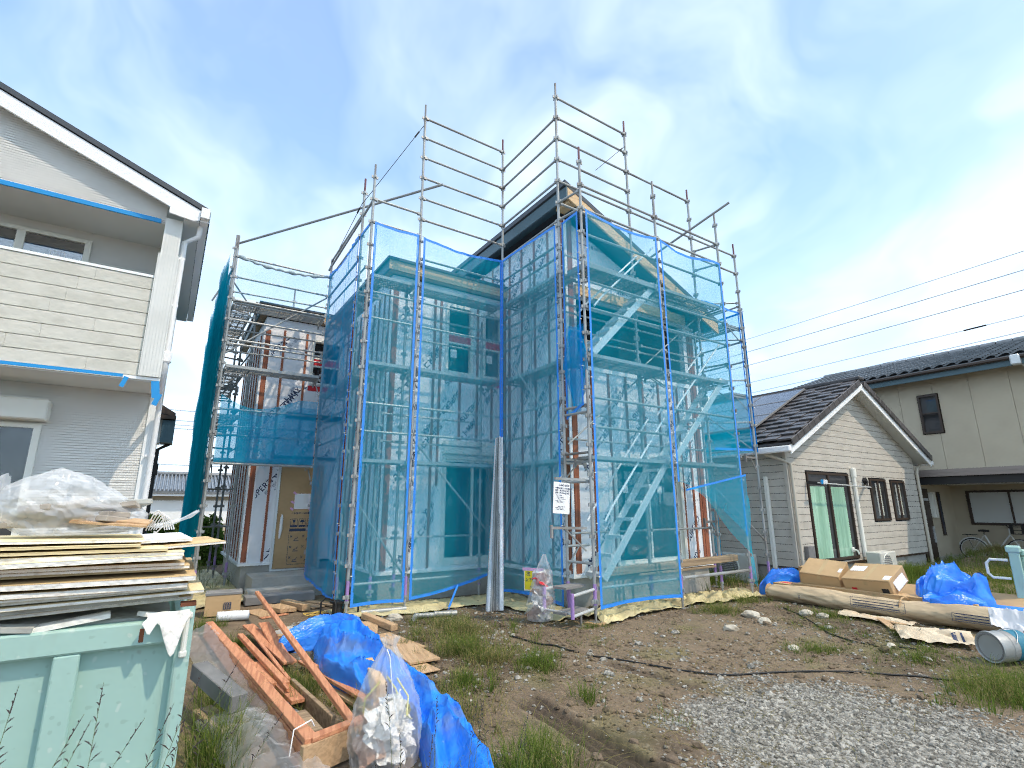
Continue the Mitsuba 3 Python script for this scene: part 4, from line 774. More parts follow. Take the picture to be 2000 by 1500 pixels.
def crumple(key, name, c, s, m, seed, fl=(1, 1, .8)):
    a, b = np.meshgrid(np.linspace(-1, 1, 9), np.linspace(-1, 1, 9), indexing='ij'); g = np.random.default_rng(seed); P = np.stack([a, b, a * 0], -1) * s * 1.15
    q = np.stack([a * 1.6, b * 1.6, a * 0 + seed * 3.7], -1); d = np.stack([meshkit.fbm(q + 11 * k, 3, seed + k) - .5 for k in range(3)], -1) * s * np.array([1.4, 1.4, 2.6])
    R = rotz(g.uniform(0, 6.3)) @ rotx(g.uniform(-1.2, 1.2)) @ roty(g.uniform(-1.2, 1.2)); part(key, name, M().grid((P + d) @ R.T + np.asarray(c)), m)
mat('m_paper', mottled((0.74, 0.73, 0.70), (0.58, 0.55, 0.50), 8.0), 0.7); mat('m_paper_tan', mottled((0.50, 0.33, 0.24), (0.38, 0.22, 0.15), 9.0), 0.75); mat('m_paper_yellow', (0.80, 0.72, 0.18), 0.6)
k = bag('rubbish_bag', 'clear rubbish bag of crumpled paper leaning beside the scaffold bench', 'bag', [(0, .02, .0), (.05, .20, .015), (.25, .235, .2), (.5, .20, .42), (.75, .13, .66), (.9, .05, .82), (1, .02, .90)], (4.70, 6.40, .02), 3, squash=(.85, .85), lean=(.10, .0))
for i in range(16): a = i * 2.4; crumple(k, 'waste_paper', (4.71 + .05 * (i / 16) + .09 * math.cos(a) * (1 - i / 26), 6.40 + .09 * math.sin(a) * (1 - i / 26), .10 + .036 * i), .085, ('m_paper', 'm_paper_tan', 'm_paper', 'm_paper')[i % 4] if i != 12 else 'm_red', i + 2)
# ------------------------------------------------------------------ white two storey neighbour on the left
def ribs(sp):
    def fn(p, n, uv):
        a = p.z / sp; f = a - dr.floor(a)
        return smoothstep(0.0, 0.22, f) * smoothstep(1.0, 0.9, f) + 0.5 * noise(p.x * 9 + p.y * 9, p.z * 30, 0.0)
    return proc(fn, 0.002)
mat('m_siding_white', mottled((0.74, 0.75, 0.73), (0.68, 0.69, 0.67), 2.0), 0.75, bump=ribs(.034), bscale=.016)
mat('m_board_cream', mottled((0.60, 0.59, 0.53), (0.51, 0.50, 0.44), 6.0, .3, .8, 60), 0.75, bump=speck(28.0), bscale=.006)
mat('m_soffit', (0.62, 0.64, 0.62), 0.7)
LH = thing('white_neighbour_house', 'new white sided two storey house with recessed balcony beside the boarded skip', 'house')
XL = -.25; XW = -7.0; YF, YR, YBk = 8.0, 8.9, 12.6
zrk = lambda x: 5.745 + .405 * (-.06 - x)
part(LH, 'wall', M().ext(Polygon([(XW, 5.46), (-.45, 5.46), (-.45, zrk(-.45) - .2), (XW, zrk(XW) - .2)]), .14, (0, YF + .14, 0), XU, ZU), 'm_siding_white', label='gable wall of fine ribbed white siding')
part(LH, 'wall', M().span((XW, YR, -.1), (XL - .02, YR + .12, 5.44)), 'm_siding_white'); part(LH, 'wall', M().span((XL - .14, YR + .12, -.1), (XL, YBk, 5.6)).span((XL - .13, YF + .2, 3.26), (XL - .002, YR, 5.5)), 'm_siding_white')
part(LH, 'balcony_ceiling', M().span((XW, YF + .02, 5.44), (XL - .02, YR, 5.458)), 'm_soffit'); part(LH, 'balcony_soffit', M().span((XW, YF + .01, 3.20), (XL - .02, YR, 3.235)), 'm_soffit')
mat('m_pilaster', mottled((0.74, 0.75, 0.72), (0.66, 0.67, 0.64), 2.0), 0.7, bump=proc(lambda p, n, uv: smoothstep(.0, .25, (p.x + p.y) / .035 - dr.floor((p.x + p.y) / .035)), .002), bscale=.006)
part(LH, 'pilaster', M().span((-.45, YF - .02, 4.98), (XL, YF + .19, 5.52)), 'm_pilaster'); part(LH, 'pilaster', M().span((-.47, YF - .05, 3.26), (XL + .02, YF + .19, 4.975)), 'm_pilaster')
part(LH, 'corner_trim', M().span((XL - .08, YR - .03, -.1), (XL + .012, YR - .002, 3.19)), 'm_trim')
# balcony boards
for i in range(8):
    z0 = 3.265 + i * .1685; x = -.475
    while x > -3.6:
        w = rnd(.9, 1.9) if x < -.5 else rnd(.3, 1.4); part(LH, 'balcony_board', M().span((max(x - w + .0005, -3.7), YF, z0 + .003), (x - .0005, YF + .04, z0 + .164), ch=.003), 'm_board_cream'); x -= w
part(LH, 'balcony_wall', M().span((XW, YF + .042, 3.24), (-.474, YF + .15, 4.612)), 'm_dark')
part(LH, 'coping', M().span((XW, YF - .012, 4.615), (-.478, YF + .16, 4.65)), 'm_trim'); part(LH, 'drip_trim', M().span((XW, YF - .02, 3.215), (XL + .02, YF + .03, 3.255)), 'm_trim')
part(LH, 'masking_tape', M().span((XW, YF - .024, 3.222), (-.62, YF - .0205, 3.262)), 'm_blue_tape', label='blue masking tape along the balcony edge')
part(LH, 'masking_tape', M().span((XW, YF - .004, 5.452), (-.50, YF - .0005, 5.49)).span((XW, YF - .0035, 5.43), (-.5, YF + .02, 5.4515)), 'm_blue_tape')
part(LH, 'masking_tape', M().box((-.60, YF - .03, 3.16), (.05, .004, .14), roty(.3)), 'm_blue_tape'); part(LH, 'masking_tape', M().box((-.26, YF - .03, 3.10), (.09, .004, .22), roty(-.15)).box((-.23, YF - .035, 2.97), (.06, .004, .16), roty(.3)), 'm_blue_tape')
# roof
rf = part(LH, 'roof', M().add(*slab([(.02, 7.80, zrk(.02) + .015), (.02, YBk, zrk(.02) + .015), (XW, YBk, zrk(XW) + .015), (XW, 7.80, zrk(XW) + .015)], .075)), 'm_roof_metal')
part(rf, 'fascia', M().ext(Polygon([(-.06, zrk(-.06) - .075), (-.06, 5.52), (-.13, 5.495), (-.42, 5.53), (-.42, zrk(-.42) - .27), (XW, zrk(XW) - .27), (XW, zrk(XW) - .075)]), .03, (0, 7.85, 0), XU, ZU), 'm_white', label='broad white bargeboard'); 
part(rf, 'soffit', M().add(*slab([(-.10, 7.86, zrk(-.1) - .10), (-.10, YBk, zrk(-.1) - .10), (XW, YBk, zrk(XW) - .10), (XW, 7.86, zrk(XW) - .10)], .02)).span((XL + .005, 7.86, 5.50), (-.06, YBk, 5.52)), 'm_soffit')
part(rf, 'gutter', M().span((-.055, 7.76, 5.55), (.05, 7.84, 5.70)).span((-.055, 7.845, 5.52), (.045, YBk, 5.60)), 'm_white'); part(rf, 'gutter_face', M().span((.047, 7.845, 5.52), (.06, YBk, 5.70)), 'm_fascia')
for pts in ([(-.04, 8.0, 5.52), (-.045, 8.02, 5.36), (-.20, 8.13, 5.28), (-.20, 8.13, 3.62), (-.20, 8.13, 3.4), (-.225, 8.4, 3.15), (-.21, 8.75, 2.95), (-.21, 8.83, .3)],):
    k = part(LH, 'downpipe', M().tube(pts, .035, 10), 'm_white', 40)
    part(k, 'elbow', M().span((-.27, 8.08, 3.5), (-.14, 8.18, 3.66), ch=.02), 'm_white')
    for z in (5.0, 4.3): part(k, 'clip', M().span((-.29, 8.10, z), (-.16, 8.14, z + .03)), 'm_white')
    for z in (2.3, 1.5): part(k, 'clip', M().span((-.29, 8.80, z), (-.17, 8.84, z + .03)), 'm_white')
# windows
for x0, x1, z0, z1 in ((-3.4, -1.30, 3.6, 5.30), (-3.6, -1.43, .75, 2.66)):
    k = part(LH, 'window', M().span((x0, YR - .05, z0), (x0 + .05, YR - .002, z1)).span((x1 - .07, YR - .05, z0), (x1, YR - .002, z1)).span((x0 + .05, YR - .048, z1 - .05), (x1 - .07, YR - .002, z1)).span((x0 + .05, YR - .048, z0), (x1 - .07, YR - .002, z0 + .06)), 'm_sash')
    xm = (-2.04 if z0 > 3 else -2.5)
    part(k, 'sash', M().span((xm - .045, YR - .04, z0 + .06), (xm + .045, YR - .003, z1 - .05)), 'm_sash')
    part(k, 'dark_backing', M().span((x0 + .05, YR - .006, z0 + .06), (x1 - .07, YR - .003, z1 - .05)), 'm_unlit_room')  # flat dark sheet on the wall, painted to stand for an unlit room
    part(k, 'pane', M().grid([[(x0 + .05, YR - .022, z0 + .06), (x0 + .05, YR - .022, z1 - .05)], [(x1 - .07, YR - .022, z0 + .06), (x1 - .07, YR - .022, z1 - .05)]]), 'm_glass_coated' if z0 > 3 else 'm_glass')
    if z0 > 3: part(k, 'sticker', M().flat(sbox(0, 0, .16, .13).difference(sbox(.008, .008, .152, .122)).union(sbox(.03, .04, .13, .05)).union(sbox(.03, .06, .11, .075)), (-1.72, YR - .0235, 4.93), XU, ZU), 'm_white')
    else: part(LH, 'shutter_box', M().span((x0, YR - .24, 2.70), (x1 + .06, YR - .002, 2.965), ch=.015), 'm_sash'); part(k, 'blind_edge', M().span((-1.66, YR - .005, .81), (-1.60, YR - .0035, z1 - .05)), 'm_sash')

# ------------------------------------------------------------------ beige bungalow on the right
mat('m_siding_beige', mottled((0.50, 0.47, 0.415), (0.41, 0.385, 0.335), 5.0, .3, .8, 40), 0.8, bump=speck(16.0), bscale=.008)
mat('m_tile_brown', mottled((0.078, 0.070, 0.070), (0.042, 0.038, 0.038), 4.0), 0.38, spec=.6)
BG = thing('beige_bungalow', 'single storey gabled bungalow with beige board siding and dark brown tiles', 'house')
bx0, bx1, by0, by1, zs_ = 11.18, 17.85, 6.12, 13.0, .36
xr = (bx0 + bx1) / 2; sl = .49; zw = 2.92
gable = Polygon([(bx0, zs_), (bx1, zs_), (bx1, zw), (xr, zw + sl * (xr - bx0)), (bx0, zw)])
part(BG, 'wall', M().ext(gable, .10, (0, by0 + .12, 0), XU, ZU).span((bx0 + .02, by0 + .12, zs_), (bx0 + .12, by1, zw)).span((bx1 - .12, by0 + .12, zs_), (bx1, by1, zw)), 'm_dark')
ops = [sbox(11.92, .42, 13.84, 2.36), sbox(14.95, 1.24, 15.85, 2.28), sbox(16.15, 1.24, 17.0, 2.26)]
cut = unary_union([o.buffer(.03, join_style=2) for o in ops]); nb = 30; hh = .152
for i in range(nb):
    z0 = zs_ + i * hh
    c = sbox(bx0 - .02, z0 + .005, bx1 + .02, z0 + hh - .005).intersection(gable.buffer(.02, join_style=2)).difference(cut)
    for c in getattr(c, 'geoms', [c]):
        if c.area > .01: part(BG, 'siding_board', M().ext(c, .022, (0, by0 + .018, 0), XU, ZU), 'm_siding_beige')
    if z0 + hh < zw + .02: part(BG, 'siding_board', M().span((bx0 - .004, by0 + .02, z0 + .005), (bx0 + .018, 9.6, z0 + hh - .005)), 'm_siding_beige')
part(BG, 'corner_trim', M().span((bx0 - .03, by0 - .012, zs_), (bx0 + .05, by0 + .06, zw)), 'm_siding_beige'); part(BG, 'foundation', M().span((bx0 + .05, by0 + .05, -.3), (bx1 - .05, by1, zs_ - .04)), 'm_concrete'); part(BG, 'base_flashing', M().span((bx0 - .02, by0 - .02, zs_ - .04), (bx1 + .02, by0 + .06, zs_ + .0)), 'm_brown')
ov, of = .36, .34
zt = lambda x: zw + sl * ((xr - bx0) - abs(x - xr)) + .03
for s in (-1, 1):
    xe = bx0 - ov if s < 0 else bx1 + ov
    part(BG, 'roof', M().add(*slab([(xe, by0 - of, zt(xe) + .14), (xe, by1, zt(xe) + .14), (xr, by1, zt(xr) + .14), (xr, by0 - of, zt(xr) + .14)][:: -s], .05)), 'm_tile_brown')
    part(BG, 'soffit', M().add(*slab([(xe, by0 - of + .03, zt(xe) + .02), (xe, by1, zt(xe) + .02), (xr, by1, zt(xr) + .02), (xr, by0 - of + .03, zt(xr) + .02)][:: -s], .02)), 'm_soffit')
    part(BG, 'bargeboard', M().add(*slab([(xe, by0 - of, zt(xe) + .09), (xe, by0 - of + .028, zt(xe) + .09), (xr, by0 - of + .028, zt(xr) + .09), (xr, by0 - of, zt(xr) + .09)][:: -s], .19)), 'm_trim')
part(BG, 'gutter', M().span((bx0 - ov - .11, by0 - of - .02, zt(bx0 - ov) - .06), (bx0 - ov - .005, by1, zt(bx0 - ov) + .07), ch=.02), 'm_white'); part(BG, 'gutter', M().span((bx1 + ov + .005, by0 - of - .02, zt(bx1 + ov) - .04), (bx1 + ov + .12, by0 + 3, zt(bx1 + ov) + .07), ch=.02), 'm_white')
def roof_tile(w, l, th): return M().box((0, 0, 0), (l, w, th), ch=.008).box((-l * .5 + .02, 0, -.012), (.03, w * .98, .02))
tw, tl = .31, .285; tm = roof_tile(tw - .016, tl + .05, .040).get(); tply = mikit.ply(tm, 'm_tile_brown'); n_t = int((xr - bx0 + ov) / math.cos(math.atan(sl)) / tl)
for s in (-1, 1):
    for i in range(n_t):
        for j in range(5 if s < 0 else 3):
            d = (i + .5) * tl * math.cos(math.atan(sl)); x = (bx0 - ov + d) if s < 0 else (bx1 + ov - d); y = by0 - of - .03 + (j + .5) * tw + (i % 2) * .05
            R = T().translate([x, y, zt(x) + .195 + .006 * ((i * 7 + j * 3) % 5)]).rotate([0, 1, 0], -math.degrees(math.atan(sl)) * (1 if s < 0 else -1) + (7 if s < 0 else -7)).rotate([0, 0, 1], 0 if s < 0 else 180)
            key = fresh(BG + '__roof_tile'); scene[key] = {**tply, 'to_world': R}
    for i in range(n_t):       # verge tiles folded over the gable edge
        d = (i + .5) * tl * math.cos(math.atan(sl)); x = (bx0 - ov + d) if s < 0 else (bx1 + ov - d)
        a = math.atan(sl) * (-1 if s < 0 else 1); part(BG, 'verge_tile', M().box((x, by0 - of - .035, zt(x) + .135), (tl - .008, .03, .15), roty(a), ch=.008), 'm_tile_brown')
part(BG, 'ridge_tile', M().bar((xr, by0 - of - .06, zt(xr) + .20), (xr, by1, zt(xr) + .20), .24, .10, ch=.04), 'm_tile_brown')
mat('m_curtain', proc(lambda p, n, uv: mix((0.46, 0.72, 0.56), (0.30, 0.54, 0.40), smoothstep(.2, .8, noise(p.x * 9, p.y * 9, p.z * .4)))), 0.7)
for o, kind in zip(ops, ('door', 'win', 'win')):
    x0, z0, x1, z1 = o.bounds; y = by0 - .03; w = .05
    k = part(BG, 'window', M().span((x0, y, z0), (x0 + w, y + .09, z1)).span((x1 - w, y, z0), (x1, y + .09, z1)).span((x0 + w, y + .002, z1 - w), (x1 - w, y + .09, z1)).span((x0 + w, y - .004, z0), (x1 - w, y + .09, z0 + w)), 'm_brown')
    xm = (x0 + x1) / 2; part(k, 'sash', M().span((xm - .035, y + .01, z0 + w), (xm + .035, y + .06, z1 - w)), 'm_brown')
    part(k, 'pane', M().grid([[(x0 + w, y + .03, z0 + w), (x0 + w, y + .03, z1 - w)], [(x1 - w, y + .03, z0 + w), (x1 - w, y + .03, z1 - w)]]), 'm_glass_coated' if kind != 'door' else 'm_glass')
    part(k, 'dark_room_sheet', M().span((x0 + w, y + .047, z0 + w), (x1 - w, y + .049, z1 - w)), 'm_unlit_room')  # thin sheet, the darkness of the room is put into its colour
    if kind == 'door':
        for a, b in ((x0 + .06, xm - .18), (xm + .05, x1 - .22)):
            xx = np.linspace(a, b, 60); P = np.stack([np.stack([xx, y + .040 + .006 * np.sin(xx * 55), xx * 0 + z], -1) for z in (z0 + .06, z1 - .32)], 1); part(k, 'curtain', M().grid(P), 'm_curtain', True)
    else: part(k, 'blind', M().span((xm + .06, y + .036, z0 + .12), (xm + .16, y + .042, z1 - .1)), 'm_sash'); part(k, 'blind', M().span((xm - .12, y + .036, z0 + .12), (xm - .05, y + .042, z1 - .1)), 'm_soffit')
mat('m_pipe', (0.50, 0.46, 0.38), 0.5); mat('m_duct', (0.74, 0.74, 0.68), 0.5)
part(BG, 'downpipe', M().tube([(bx0 - ov + .02, 6.45, zt(bx0 - ov) - .04), (bx0 - .1, 6.2, zw - .32), (bx0 + .05, by0 - .06, zw - .42), (bx0 + .05, by0 - .06, .02)], .034, 10), 'm_pipe', 40); part(BG, 'downpipe', M().tube([(bx1 + ov + .03, by0 - .05, zt(bx1 + ov) - .02), (bx1 + .12, by0 - .06, zw - .28), (bx1 + .02, by0 - .06, zw - .42), (bx1 + .02, by0 - .06, .0)], .04, 10), 'm_pipe', 40)
part(BG, 'pipe_duct', M().span((14.02, by0 - .075, .42), (14.12, by0 - .006, 2.30), ch=.015).span((14.0, by0 - .09, 2.28), (14.16, by0 - .006, 2.52), ch=.02), 'm_duct'); part(BG, 'pipe_duct', M().span((bx0 - .08, 6.56, .3), (bx0 - .006, 6.65, 2.25), ch=.015), 'm_duct')
part(BG, 'meter_box', M().span((11.45, by0 - .10, .50), (11.72, by0 - .006, .78), ch=.01), 'm_slab'); part(BG, 'outside_tap', M().tube([(13.55, by0 - .005, .62), (13.55, by0 - .12, .60), (13.57, by0 - .13, .52)], .022, 8).box((13.55, by0 - .02, .62), (.1, .03, .1)), 'm_duct')
lp = thing('laundry_pole_holder', 'folding laundry pole arms fixed across the green curtained garden door', 'laundry pole')
part(lp, 'arm', M().bar((11.86, by0 - .03, 2.12), (11.90, by0 - .30, 2.08), .04, .07), 'm_rubber'); part(lp, 'arm', M().bar((14.72, by0 - .03, 2.16), (14.2, by0 - .28, 2.02), .04, .05).bar((14.72, by0 - .03, 2.16), (14.6, by0 - .05, 2.26), .08, .10), 'm_rubber')
part(lp, 'pole', M().tube([(11.82, by0 - .29, 2.10), (14.3, by0 - .29, 2.04)], .015, 8), 'm_alu', 40)
for i in range(3): part(lp, 'clothes_peg', M().lathe([(0, -.01), (.05, -.01), (.05, .01), (0, .01)], (11.98 + i * .09, by0 - .30, 2.12), (0, 1, .2), 12), ('m_blue_tape', 'm_white', 'm_white')[i])
mat('m_aircon', (0.52, 0.52, 0.48), .5)
def aircon(label, x, y, rz):
    k = thing('air_conditioner', label, 'air conditioner', 'outdoor air conditioner units of the bungalow'); R = rotz(rz); c = np.array([x, y, .30])
    part(k, 'casing', M().box(c, (.80, .30, .56), R, ch=.02), 'm_aircon'); part(k, 'grille_ring', M().lathe([(.235, 0), (.255, -.012), (.235, -.02), (.22, -.012)], c + R @ np.array([-.1, -.152, 0]), R @ np.array([0, 1.0, 0]), 28), 'm_duct', True)
    part(k, 'fan_opening', M().lathe([(0, 0), (.22, 0)], c + R @ np.array([-.1, -.154, 0]), R @ np.array([0, 1.0, 0]), 28), 'm_slab')
    g = M()
    for i in range(-5, 6): g.box(c + R @ np.array([-.1, -.165, i * .04]), (2 * math.sqrt(max(.22 ** 2 - (i * .04) ** 2, 0)), .006, .006), R)
    part(k, 'guard_wires', g, 'm_duct', kind='stuff')
    for s in (-.28, .28): part(k, 'foot', M().box(c + R @ np.array([s, 0, -.30]), (.10, .36, .05), R), 'm_slab')
aircon('white air conditioner unit standing against the front wall of the bungalow', 14.0, 5.72, .0); aircon('white air conditioner unit in the gap beside the side wall of the bungalow', 10.90, 7.35, -1.57)
mat('m_solar', (0.022, 0.03, 0.055), 0.16, spec=.8)
for i in range(3):
    for j in range(4):
        y0 = 6.98 + j * 1.22; s0 = .75 + i * .98; ca, sa = math.cos(math.atan(sl)), math.sin(math.atan(sl)); xa = bx0 - ov + s0 * ca
        d = np.array([ca, 0, sa]); nn = np.array([-sa, 0, ca]); o = np.array([xa, y0, zt(xa) + .30]); c = o + d * .48 + np.array([0, .6, 0])
        k = thing('solar_panel', f'{("lowest", "middle", "top")[i]} row solar panel on the bungalow roof, {("nearest the verge", "second from the verge", "third from the verge", "farthest from the verge")[j]}', 'solar panel', 'solar panels on the bungalow roof')
        part(k, 'glass', M().box(c, (.95, 1.19, .03), np.stack([d, YU, nn], 1)), 'm_solar'); f = M()
        for p, q in ((o, o + d * .96), (o + YU * 1.2, o + YU * 1.2 + d * .96), (o, o + YU * 1.2), (o + d * .96, o + d * .96 + YU * 1.2)): f.bar(p, q, .015, .045, nn)
        part(k, 'frame', f, 'm_galv_dark')

# ------------------------------------------------------------------ tan two storey house behind it
mat('m_render_tan', mottled((0.47, 0.42, 0.32), (0.42, 0.37, 0.28), 1.2), 0.8); mat('m_tile_grey', mottled((0.17, 0.185, 0.20), (0.10, 0.11, 0.12), 3.0), 0.24, spec=.8); mat('m_mauve', (0.26, 0.22, 0.20), 0.6)
TH = thing('tan_house', 'tan two storey house with grey pantile roof and dark recessed porch', 'house')
tx = 18.75; yN, yS = 10.2, -2.0
for i in range(14):
    a = yN - .3 - i * .86; pl = sbox(-a + .004, 2.62, -a + .856, 5.55).difference(sbox(-6.02, 3.66, -5.48, 4.86))
    part(TH, 'wall_panel', M().ext(pl, .1, (tx + .1, 0, 0), -YU, ZU), 'm_render_tan')
part(TH, 'wall', M().span((tx + .1, yS, 2.55), (tx + 6, yN - .3, 5.5)), 'm_unlit_room')
k = part(TH, 'window', M().span((tx - .05, 5.50, 3.68), (tx + .05, 5.55, 4.84)).span((tx - .05, 5.95, 3.68), (tx + .05, 6.0, 4.84)).span((tx - .048, 5.55, 4.78), (tx + .05, 5.95, 4.84)).span((tx - .052, 5.55, 3.68), (tx + .05, 5.95, 3.74)).span((tx - .03, 5.55, 4.26), (tx + .04, 5.95, 4.30)), 'm_brown')
part(k, 'pane', M().grid([[(tx + .01, 5.55, 3.74), (tx + .01, 5.55, 4.78)], [(tx + .01, 5.95, 3.74), (tx + .01, 5.95, 4.78)]]), 'm_glass')
part(TH, 'porch_fascia', M().span((tx - .22, yS, 2.52), (tx - .005, 6.75, 2.62)).span((tx - .26, yS, 2.42), (tx - .03, 6.75, 2.515)), 'm_mauve'); part(TH, 'porch_beam', M().span((tx - .18, yS, 2.20), (tx - .02, 6.75, 2.415)), 'm_dark')
part(TH, 'porch_ceiling', M().span((tx - .015, yS, 2.24), (tx + 3, 6.6, 2.27)), 'm_soffit')
part(TH, 'porch_wall', M().span((tx - .1, 6.38, -.1), (tx + 2.5, 6.5, 2.235)), 'm_render_tan'); part(TH, 'porch_wall', M().span((tx + 2.5, yS, -.1), (tx + 2.6, 6.5, 2.235)), 'm_render_tan'); part(TH, 'porch_plinth', M().span((tx + .55, 6.33, -.1), (tx + 2.5, 6.378, .14)), 'm_concrete')
d_ = part(TH, 'door', M().span((tx - .35, 6.34, -.02), (tx + .5, 6.378, 2.1)), 'm_brown', label='dark front door'); part(d_, 'handle', M().span((tx + .38, 6.30, .55), (tx + .43, 6.336, 1.0)), 'm_alu'); part(d_, 'mail_slot', M().span((tx + .05, 6.325, 1.75), (tx + .4, 6.338, 1.82)), 'm_alu')
part(TH, 'letter_box', M().span((tx + .58, 6.26, 1.25), (tx + .82, 6.375, 2.0), ch=.01), 'm_duct')
k = part(TH, 'slit_window', M().span((tx + 1.22, 6.35, .72), (tx + 1.44, 6.377, 2.02)), 'm_brown'); part(k, 'pane', M().span((tx + 1.26, 6.344, .77), (tx + 1.40, 6.348, 1.97)), 'm_solar')
mat('m_frosted', (0.55, 0.58, 0.58), 0.3, spec=.6); k = part(TH, 'porch_window', M().span((tx + 2.44, 2.2, 1.02), (tx + 2.498, 6.0, 1.09)).span((tx + 2.44, 2.2, 2.0), (tx + 2.498, 6.0, 2.06)).span((tx + 2.44, 5.92, 1.09), (tx + 2.498, 6.0, 2.0)).span((tx + 2.44, 4.95, 1.09), (tx + 2.498, 5.0, 2.0)).span((tx + 2.44, 3.9, 1.09), (tx + 2.498, 3.95, 2.0)), 'm_brown')
for a, b in ((5.0, 5.92), (3.95, 4.95), (2.2, 3.9)): part(k, 'pane', M().span((tx + 2.47, a, 1.09), (tx + 2.476, b, 2.0)), 'm_frosted')
ts = .30; xe, xq = tx - .55, tx + 3.6; zt2 = lambda x: 5.47 + ts * (x - xe)
part(TH, 'roof', M().add(*slab([(xe, yS, zt2(xe)), (xe, yN, zt2(xe)), (xq, yN, zt2(xq)), (xq, yS, zt2(xq))][::-1], .12)).add(*slab([(xq, yS, zt2(xq)), (xq, yN, zt2(xq)), (xq + 4, yN, zt2(xe)), (xq + 4, yS, zt2(xe))][::-1], .12)), 'm_tile_grey')
part(TH, 'eave_board', M().span((xe + .02, yS, 5.20), (xe + .07, yN - .05, 5.345)).span((xe + .07, yS, 5.30), (tx, yN - .05, 5.34)), 'm_fascia', label='dark blue eave board'); part(TH, 'gutter', M().span((xe - .10, yS, 5.36), (xe - .005, yN, 5.44), ch=.02), 'm_brown')
part(TH, 'gutter_hopper', M().span((xe - .13, 3.45, 5.18), (xe + .05, 3.65, 5.46), ch=.03).tube([(xe, 3.5, 5.3), (tx - .06, 3.3, 4.9), (tx - .06, 3.3, 2.6)], .04, 8), 'm_alu')
pan = []
uu = np.linspace(0, 1, 7); prof = .035 * np.sin(uu * 2 * np.pi * .8) + .01; L_ = .30; pm = M(); pm.grid(np.stack([np.stack([uu * 0 - L_ / 2 - .02, (uu - .5) * .30, prof + .012], -1), np.stack([uu * 0 + L_ / 2, (uu - .5) * .30, prof], -1)], 0)); pm.grid(np.stack([np.stack([uu * 0 - L_ / 2 - .02, (uu - .5) * .30, prof + .012], -1), np.stack([uu * 0 - L_ / 2 - .02, (uu - .5) * .30, prof - .03], -1)], 0), flip=True)
nr = int(math.hypot(xq - xe, (xq - xe) * ts) / .285); allt = []
for i in range(nr):
    for j in range(37):
        d = (i + .5) * .285 * math.cos(math.atan(ts)); allt.append((10.05 - j * .285, xe + d))
allt = [t for t in allt if t[0] > -.3]
allt.sort(key=lambda t: t[0] * .8 + t[1] * .3)
pv, pf = pm.get(); ply_t = mikit.ply((pv, pf), 'm_tile_grey', 40); rest = M()
for n_, (y, x) in enumerate(allt):
    w = T().translate([x, y, zt2(x) + .05]).rotate([0, 1, 0], -math.degrees(math.atan(ts)) + 8)
    if n_ < 290: scene[fresh(TH + '__roof_tile')] = {**ply_t, 'to_world': w}
    else:
        q = np.array(w.matrix, float); rest.add(pv @ q[:3, :3].T + q[:3, 3], pf)
part(TH, 'roof_tiles', rest, 'm_tile_grey', 40, kind='stuff')
for i in range(28): part(TH, 'ridge_tile', M().lathe([(.10, 0), (.115, .01), (.115, .38), (.10, .40)], (xq, 10.2 - .42 * i - .42, zt2(xq) + .06), (0, 1, 0), 14), 'm_tile_grey', 40)
# bicycle in the porch
bk = thing('bicycle', 'silver city bicycle parked in the shade of the porch', 'bicycle'); cx = tx + 1.75
w0, w1 = np.array([cx, 5.86, .33]), np.array([cx + .25, 4.85, .33])
fa = unit(w1 - w0)
for c in (w0, w1):
    ang = np.linspace(0, 2 * np.pi, 33); ring = c + .31 * (np.cos(ang)[:, None] * fa + np.sin(ang)[:, None] * ZU); k = part(bk, 'wheel', M().tube(ring, .016, 6, cap=False), 'm_rubber', True)
    part(k, 'rim', M().tube(c + .285 * (np.cos(ang)[:, None] * fa + np.sin(ang)[:, None] * ZU), .009, 5, cap=False), 'm_alu', True); s = M()
    for a in np.arange(0, 2 * np.pi, np.pi / 9): s.tube([c, c + .285 * (math.cos(a) * fa + math.sin(a) * ZU)], .0022, 4)
    part(k, 'spokes', s, 'm_alu', kind='stuff')
bb = w0 + fa * .46 + ZU * -.03; st_ = w0 + fa * .30 + ZU * .42; hd = w0 + fa * .86 + ZU * .50
part(bk, 'frame', M().tube([bb, st_], .016, 8).tube([bb, bb + fa * .1 + ZU * .06, hd - ZU * .06], .022, 8).tube([w0, bb], .011, 6).tube([w0, st_], .011, 6).tube([hd + ZU * .12, hd - ZU * .05, w1 + ZU * .05, w1], .014, 8), 'm_alu', 40)
part(bk, 'saddle', M().box(st_ + ZU * .12, (.12, .24, .06), rotz(-.25), ch=.025).tube([st_, st_ + ZU * .12], .012, 6), 'm_rubber'); part(bk, 'handlebar', M().tube([hd + ZU * .16 + np.array([-.26, 0, .06]) - fa * .12, hd + ZU * .18 + np.array([-.2, 0, .05]), hd + ZU * .14, hd + ZU * .18 + np.array([.2, 0, .05]), hd + ZU * .16 + np.array([.26, 0, .06]) - fa * .12], .011, 6), 'm_rubber', 40)
g = M(); c = hd + fa * .18 + ZU * .10
for z in (-.14, -.04, .06, .13): g.span(c + [-.16, -.13, z], c + [.16, -.125, z + .012]).span(c + [-.16, .125, z], c + [.16, .13, z + .012]).span(c + [-.16, -.13, z], c + [-.155, .13, z + .012]).span(c + [.155, -.13, z], c + [.16, .13, z + .012])
for a in np.arange(-.16, .17, .04): g.span(c + [a, -.13, -.14], c + [a + .008, -.122, .14]).span(c + [a, .122, -.14], c + [a + .008, .13, .14])
